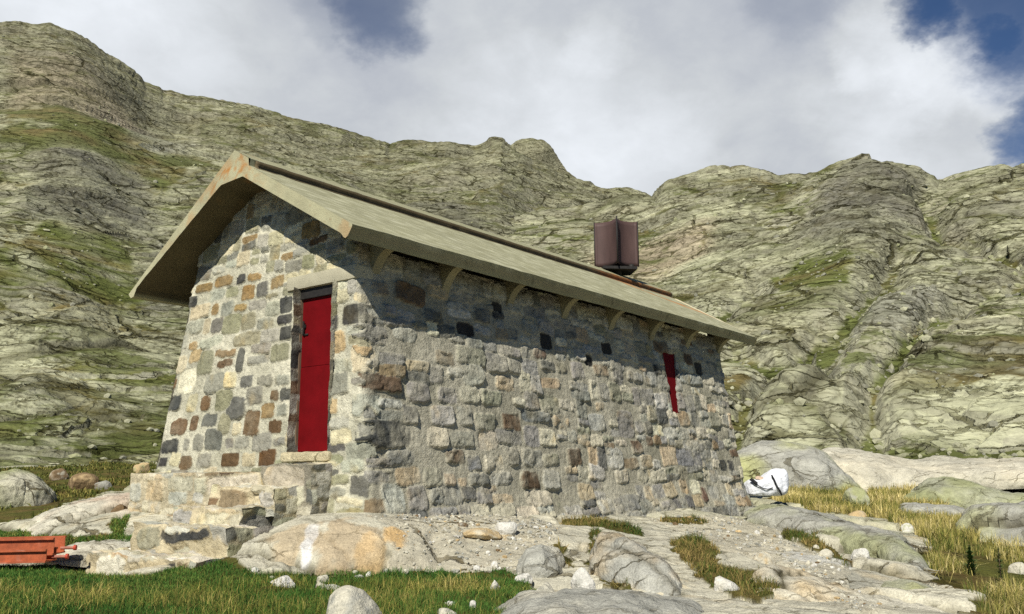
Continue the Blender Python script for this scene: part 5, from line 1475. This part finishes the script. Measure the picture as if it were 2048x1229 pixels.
# broken blocks strewn over the slopes: far too many to count
def scree():
    import bmesh
    bm = bmesh.new(); bmesh.ops.create_icosphere(bm, subdivisions=1, radius=1)
    v0 = np.array([q.co[:] for q in bm.verts]); f0 = np.array([[q.index for q in p.verts] for p in bm.faces]); bm.free()
    R = np.random.default_rng(15)
    vs, fs, cs, k = [], [], [], 0
    for (A_, pp, wg), cnt in ((MT, 800), (HL, 1900)):
        area = np.hypot(pp[..., 0], pp[..., 1]) ** 1.0
        w_ = (wg * area).ravel(); w_ = np.cumsum(w_ / w_.sum())
        ids = np.searchsorted(w_, R.random(cnt))
        for q0 in pp.reshape(-1, 3)[ids]:
            r_ = math.hypot(q0[0], q0[1])
            s_ = (.08 + .26 * R.random() ** 3) * (r_ / 60) ** .45
            q = v0 * (1 + .3 * R.uniform(-1, 1, (len(v0), 1))) * s_ * R.uniform(.6, 1.2, 3) * (1, 1, .8)
            a_ = R.uniform(0, 6.28)
            q = np.stack([q[:, 0] * math.cos(a_) - q[:, 1] * math.sin(a_), q[:, 0] * math.sin(a_) + q[:, 1] * math.cos(a_), q[:, 2]], -1) + q0 + (0, 0, s_ * .15)
            c = [srgb(164, 162, 134), srgb(152, 152, 116), srgb(138, 136, 118)][R.choice(3)] * R.uniform(.8, 1.1)
            vs.append(q); fs.append(f0 + k); cs.append(np.tile(c, (len(q), 1))); k += len(q)
    o = link('scree', np.concatenate(vs), np.concatenate(fs), M_STONE, cols=np.concatenate(cs), smooth=False)
    tag(o, kind='stuff')


scree()

# gravel: far too many chips to count
def gravel():
    vs, fs, cs, k = [], [], [], 0
    R = np.random.default_rng(3)
    v0, f0 = ICO[2][0], ICO[2][1]
    import bmesh
    bm = bmesh.new(); bmesh.ops.create_icosphere(bm, subdivisions=1, radius=1)
    v0 = np.array([q.co[:] for q in bm.verts]); f0 = np.array([[q.index for q in p.verts] for p in bm.faces]); bm.free()
    for poly, cnt in zip(GRAVEL, (1200, 700, 450)):
        lo, hi = poly.min(0), poly.max(0)
        pts = R.uniform(lo, hi, (cnt * 4, 2)); pts = pts[inside(poly, pts[:, 0], pts[:, 1])][:cnt]
        zz = ground(pts[:, 0], pts[:, 1])
        for (x, y), z in zip(pts, zz):
            r_ = math.hypot(x, y)
            s_ = (.006 + .024 * R.random() ** 4) * min(1.6, r_ / 9)
            sc = s_ * R.uniform(.6, 1.3, 3) * (1, 1, .7)
            q = v0 * (1 + .35 * R.uniform(-1, 1, (len(v0), 1))) * sc
            a_ = R.uniform(0, 6.28)
            q = np.stack([q[:, 0] * math.cos(a_) - q[:, 1] * math.sin(a_), q[:, 0] * math.sin(a_) + q[:, 1] * math.cos(a_), q[:, 2]], -1) + (x, y, z + s_ * .2)
            c = [ROCKC['white'], ROCKC['pale'], ROCKC['grey'], ROCKC['tan'], ROCKC['brown']][R.choice(5, p=[.16, .44, .32, .06, .02])] * R.uniform(.8, 1.1)
            vs.append(q); fs.append(f0 + k); cs.append(np.tile(c, (len(q), 1))); k += len(q)
    o = link('gravel', np.concatenate(vs), np.concatenate(fs), M_STONE, cols=np.concatenate(cs), smooth=False)
    tag(o, kind='stuff')


gravel()

# ------------------------------------------------------------------ grass, blade by blade
def blades(name, polys, density, hgt, width, palette, weights, seed, lean=.35, clump=1.6, thin=0.0, seedheads=0.0):
    R = np.random.default_rng(seed)
    P_ = []
    for poly in polys:
        lo, hi = poly.min(0), poly.max(0)
        n_ = int(min(220000, (hi - lo).prod() * density))
        pts = R.uniform(lo, hi, (n_, 2))
        wx = pts + .10 * np.stack([fbm(pts[:, 0] * 3, pts[:, 1] * 3, pts[:, 0] * 0, 3, seed), fbm(pts[:, 0] * 3, pts[:, 1] * 3, pts[:, 0] * 0 + 4, 3, seed)], -1)
        P_.append(pts[inside(poly, wx[:, 0], wx[:, 1])])
    p = np.concatenate(P_)
    cl = fbm(p[:, 0] * clump, p[:, 1] * clump, p[:, 0] * 0 + 2, 4, seed + 3)
    if thin > 0:
        p2 = R.random(len(p)) < sstep(-.28, .28, cl + .45 * (1 - 2 * thin))
        p, cl = p[p2], cl[p2]
    r_ = np.hypot(p[:, 0], p[:, 1])
    n_ = len(p)
    z = ground(p[:, 0], p[:, 1])
    h = R.uniform(*hgt, n_) * (1 + .9 * np.clip(cl, -.6, .8)) * (.7 + .6 * R.random(n_))
    wd = width * R.uniform(.6, 1.3, n_) * np.clip(r_ / 8, .8, 2.6)
    a_ = R.uniform(0, 2 * math.pi, n_)
    la = R.normal(0, lean, n_) * h + .08 * h
    ld = R.uniform(0, 2 * math.pi, n_)
    side_ = np.stack([np.cos(a_), np.sin(a_), 0 * a_], -1) * wd[:, None]
    ldv = np.stack([np.cos(ld), np.sin(ld), 0 * ld], -1)
    base = np.stack([p[:, 0], p[:, 1], z - .01], -1)
    up_ = np.array([0, 0, 1.0])
    mid = base + ldv * (la * .35)[:, None] + up_ * (h * .55)[:, None]
    tip = base + ldv * la[:, None] + up_ * (h * (1 - .25 * np.clip(np.abs(la) / h, 0, 1)))[:, None]
    V = np.stack([base - side_, base + side_, mid - side_ * .75, mid + side_ * .75, tip - side_ * .12, tip + side_ * .12], 1)
    k = np.arange(n_)[:, None] * 6
    Fq = np.concatenate([k + np.array([[0, 1, 3, 2]]), k + np.array([[2, 3, 5, 4]])])
    pal = np.array(palette)
    # hue drifts over the meadow in clumps
    tone_ = np.clip(.5 + 1.3 * fbm(p[:, 0] * .9, p[:, 1] * .9, p[:, 0] * 0 + 6, 4, seed + 7) + R.normal(0, .22, n_), 0, .999)
    cw = np.cumsum(np.array(weights) / np.sum(weights))
    ci_ = np.searchsorted(cw, tone_)
    c = pal[np.clip(ci_, 0, len(pal) - 1)] * R.uniform(.6, 1.4, (n_, 1)) * (1 + .5 * fbm(p[:, 0] * 2.4, p[:, 1] * 2.4, p[:, 0] * 0 + 1, 3, seed + 9))[:, None]
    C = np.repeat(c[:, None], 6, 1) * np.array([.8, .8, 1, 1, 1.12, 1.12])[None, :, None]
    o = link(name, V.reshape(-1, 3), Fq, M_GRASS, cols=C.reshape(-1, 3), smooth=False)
    tag(o, kind='stuff')
    return o


g_pal = [srgb(52, 88, 32), srgb(70, 100, 40), srgb(98, 114, 50), srgb(134, 132, 66)]
y_pal = [srgb(70, 92, 36), srgb(112, 114, 50), srgb(150, 138, 72), srgb(182, 164, 98)]
d_pal = [srgb(84, 92, 40), srgb(128, 122, 60), srgb(164, 150, 88), srgb(200, 184, 126)]
b_pal = [srgb(66, 84, 34), srgb(98, 94, 46), srgb(124, 108, 62), srgb(146, 126, 76)]
front_green = region([(-150, 1172), (300, 1190), (560, 1165), (1000, 1168), (1010, 1290), (-150, 1290)])
blades('grass', GREEN, 6000, (.025, .06), .0026, g_pal, [4, 4, 2.4, 1], 21, .75, 1.4)
blades('dry_grass', [front_green], 3000, (.04, .13), .0019, y_pal, [3, 4, 3, 2], 22, .7, 1.5, thin=.5)
blades('dry_grass', OLIVE[2:4], 2200, (.10, .24), .0032, d_pal, [3, 3, 4, 3], 23, .4, 1.2)
blades('dry_grass', OLIVE[4:], 2600, (.08, .18), .0026, d_pal, [4, 3, 3, 2.4], 24, .5, 1.3, thin=.72)
blades('turf', OLIVE[:2], 1100, (.04, .10), .006, [srgb(72, 82, 34), srgb(98, 98, 46), srgb(128, 118, 62)], [3, 3, 2], 25, .6, .8, thin=.7)
blades('heather', HEATH, 8000, (.025, .09), .0030, b_pal, [4, 3, 2, 2], 26, .8, 2.2, thin=.62)

# ------------------------------------------------------------------ white bulk sack behind the far corner
def sack():
    c = atr(1533, 992, 18.6)
    t = thing('bulk_sack', 'white woven builder\'s sack tied with black straps behind the far corner of the hut', 'sack', loc=tuple(c))
    v, f = ICO[5]
    p = np.sign(v) * np.abs(v) ** .62
    p = p / np.max(np.abs(p)) * np.array([.40, .34, .27])
    lift = .24 + .09 * np.clip(p[:, 0] / .4, -1, 1)
    p[:, 2] = p[:, 2] * (1 + .25 * p[:, 0] / .4) + lift
    p[:, 2] -= .10 * np.exp(-((p[:, 0] + .12) / .13) ** 2) * (p[:, 2] > .3)
    n_ = fbm(p[:, 0] * 4, p[:, 1] * 4, p[:, 2] * 4, 4, 3)
    rid = 1 - np.abs(fbm(p[:, 0] * 5 + 3, p[:, 1] * 5, p[:, 2] * 3, 3, 9)) * 3
    nn = p - np.array([0, 0, .25]); nn /= np.linalg.norm(nn, axis=1, keepdims=True)
    p = p + nn * (.045 * n_ + .02 * rid)[:, None]
    p[:, 2] = np.maximum(p[:, 2], 0.0) * .88
    p[:, :2] *= 1.0
    body = link('sack_body', p, f, M_BAG, t)
    def strap(pts, w_):
        pts = np.array(pts)
        ts = np.linspace(0, 1, 26)
        q = np.stack([np.interp(ts, np.linspace(0, 1, len(pts)), pts[:, k]) for k in range(3)], -1)
        # press the strap onto the sack
        d = np.linalg.norm((p[None] - q[:, None]) * (1, .35, 1), axis=-1)
        yb = np.array([p[(d[i] < .07)][:, 1].min() if (d[i] < .07).any() else q[i, 1] for i in range(len(q))])
        q[:, 1] = yb - .014
        tg = np.gradient(q, axis=0); tg /= np.linalg.norm(tg, axis=1, keepdims=True)
        sd_ = np.cross(tg, [0, 1, 0]); sd_ /= np.linalg.norm(sd_, axis=1, keepdims=True) + 1e-9
        V = np.stack([q - sd_ * w_, q + sd_ * w_], 1)
        o = link('strap', V.reshape(-1, 3), grid_faces(len(q), 2), M_STRAP, t)
        o.modifiers.new('solid', 'SOLIDIFY').thickness = .012
    strap([(.02, -.35, .39), (.06, -.36, .30), (.10, -.36, .19), (.17, -.35, .08), (.20, -.33, .02)], .017)
    strap([(-.33, -.3, .25), (-.25, -.34, .20), (-.16, -.35, .15), (-.06, -.35, .13), (.03, -.35, .16)], .008)
    strap([(-.36, -.28, .32), (-.32, -.3, .28), (-.27, -.3, .23)], .03)
    return c


sc_ = sack()
rock('stone', 'pinkish stone lying on top of the white sack', 'rock', sc_ + np.array([-.13, -.08, .32]), (.14, .12, .06), 811, 'pink', None, None, rot=.2, sink=.4, sub=3)

# ------------------------------------------------------------------ red steel channels stacked on the left
def channel(name, label, p_end, direction, length, w_, h_, th=.012, parts=True):
    t = thing(name, label, 'steel channel', 'red steel channels stacked in the grass', loc=tuple(p_end))
    d = np.asarray(direction, float); d /= np.linalg.norm(d)
    s_ = np.cross([0, 0, 1.0], d); s_ /= np.linalg.norm(s_)
    upv = np.cross(d, s_)
    # open trough: two walls with rolled lips and a floor
    sec = [(-w_ / 2 - .03, h_), (-w_ / 2 - .03, h_ - .018), (-w_ / 2, h_ - .02), (-w_ / 2, h_ * .62), (-w_ / 2 - .012, h_ * .55), (-w_ / 2, h_ * .48), (-w_ / 2, .02), (-w_ / 2 - .02, .018), (-w_ / 2 - .02, 0),
           (w_ / 2 + .02, 0), (w_ / 2 + .02, .018), (w_ / 2, .02), (w_ / 2, h_ - .02), (w_ / 2 + .03, h_ - .018), (w_ / 2 + .03, h_),
           (w_ / 2 - th, h_), (w_ / 2 - th, th), (-w_ / 2 + th, th), (-w_ / 2 + th, h_)]
    n_ = len(sec)
    ls = np.linspace(0, length, 80)
    V = np.array([[d * l_ + s_ * a + upv * b for (a, b) in sec] for l_ in ls])
    F_ = [(i * n_ + k, i * n_ + (k + 1) % n_, (i + 1) * n_ + (k + 1) % n_, (i + 1) * n_ + k) for i in range(79) for k in range(n_)]
    F_ += [tuple(range(n_))[::-1], tuple(79 * n_ + k for k in range(n_))]
    X = V.reshape(-1, 3)
    nn = fbm(X[:, 0] * 5, X[:, 1] * 5, X[:, 2] * 14, 4, 7)
    c = np.tile(srgb(164, 84, 50), (len(X), 1)) * (1 + .3 * nn)[:, None]
    c = mixc(c, np.broadcast_to(srgb(176, 138, 122), c.shape), sstep(.12, .4, fbm(X[:, 0] * 9, X[:, 1] * 9, X[:, 2] * 30, 4, 8)) * .6)
    link('trough', X, F_, M_STEEL, t, cols=c, smooth=False)
    lug, lf = tube(-d * .12 + upv * h_ * .3 - s_ * w_ * .3, d * .02 + upv * h_ * .3 - s_ * w_ * .3, .016)
    link('lug', lug, lf, M_STEEL, t, cols=np.tile(srgb(170, 110, 90), (len(lug), 1)), smooth=False)
    lug, lf = tube(-d * .14 + upv * h_ * .3 - s_ * w_ * .3, -d * .115 + upv * h_ * .3 - s_ * w_ * .3, .028)
    link('lug_head', lug, lf, M_STEEL, t, cols=np.tile(srgb(176, 66, 44), (len(lug), 1)), smooth=False)


e_lo = atr(102, 1123, 10.7)
e_hi = atr(118, 1108, 10.9)
dirc = np.array([-1.0, -.10, -.012])
channel('steel_channel', 'lower of two orange-red steel channels stacked at the left edge', e_lo, dirc, 3.0, .26, .13)
channel('steel_channel', 'upper orange-red steel channel, open side up, at the left edge', e_hi + np.array([0, 0, .0]), dirc, 3.0, .30, .175)

# ------------------------------------------------------------------ saplings
def conifer(name, label, base, h, rad, seed, n=900, col=srgb(84, 108, 60), group=None):
    R = np.random.default_rng(seed)
    t = thing(name, label, 'sapling' if h < 1 else 'tree', group, loc=tuple(base))
    v, f = tube((0, 0, -.03), (0, 0, h), h * .022, h * .004, 8)
    link('trunk', v, f, M_WOOD, t)
    u_ = R.random(n) ** .8
    zz = h * (.06 + .92 * u_)
    whorl = .75 + .35 * np.sin(u_ * 38 + R.uniform(0, 6))
    rr_ = rad * (1 - u_) ** .8 * whorl * R.uniform(.25, 1.1, n)
    a_ = R.uniform(0, 6.28, n)
    b = np.stack([rr_ * .25 * np.cos(a_), rr_ * .25 * np.sin(a_), zz], -1)
    tip = np.stack([rr_ * np.cos(a_) + .02 * rad, rr_ * np.sin(a_), zz + rr_ * .35], -1)
    sd_ = np.stack([-np.sin(a_), np.cos(a_), 0 * a_], -1) * (rad * .07)
    V = np.stack([b - sd_, b + sd_, tip], 1)
    F_ = np.arange(n * 3).reshape(n, 3)
    C = np.repeat((col * R.uniform(.6, 1.4, (n, 1)))[:, None], 3, 1)
    link('crown', V.reshape(-1, 3), F_, M_LEAF, t, cols=C.reshape(-1, 3), smooth=False)


b1_ = at_px(1943, 1146)
r1_ = math.hypot(b1_[0], b1_[1])
conifer('conifer_sapling', 'bushy dark green conifer sapling in the dry grass at the right', b1_, 52 * r1_ / F_PX, 22 * r1_ / F_PX, 3, 900)
b1_ = at_px(2003, 1165)
r1_ = math.hypot(b1_[0], b1_[1])
conifer('conifer_sapling', 'thin sparse conifer sapling right of the bushy one', b1_, 62 * r1_ / F_PX, 15 * r1_ / F_PX, 4, 420)
dirs_ = HL[1] / np.linalg.norm(HL[1], axis=-1, keepdims=True)
tq_ = ray(2018, 519); tq_ = tq_ / np.linalg.norm(tq_)
k_ = int(np.argmax((dirs_ @ tq_).ravel()))
fb_ = HL[1].reshape(-1, 3)[k_]
fr_ = math.hypot(fb_[0], fb_[1])
conifer('conifer', 'lone dark conifer high on the rocky hillside at the right edge', fb_, 26 * fr_ / F_PX, 8 * fr_ / F_PX, 9, 500, srgb(52, 62, 36))
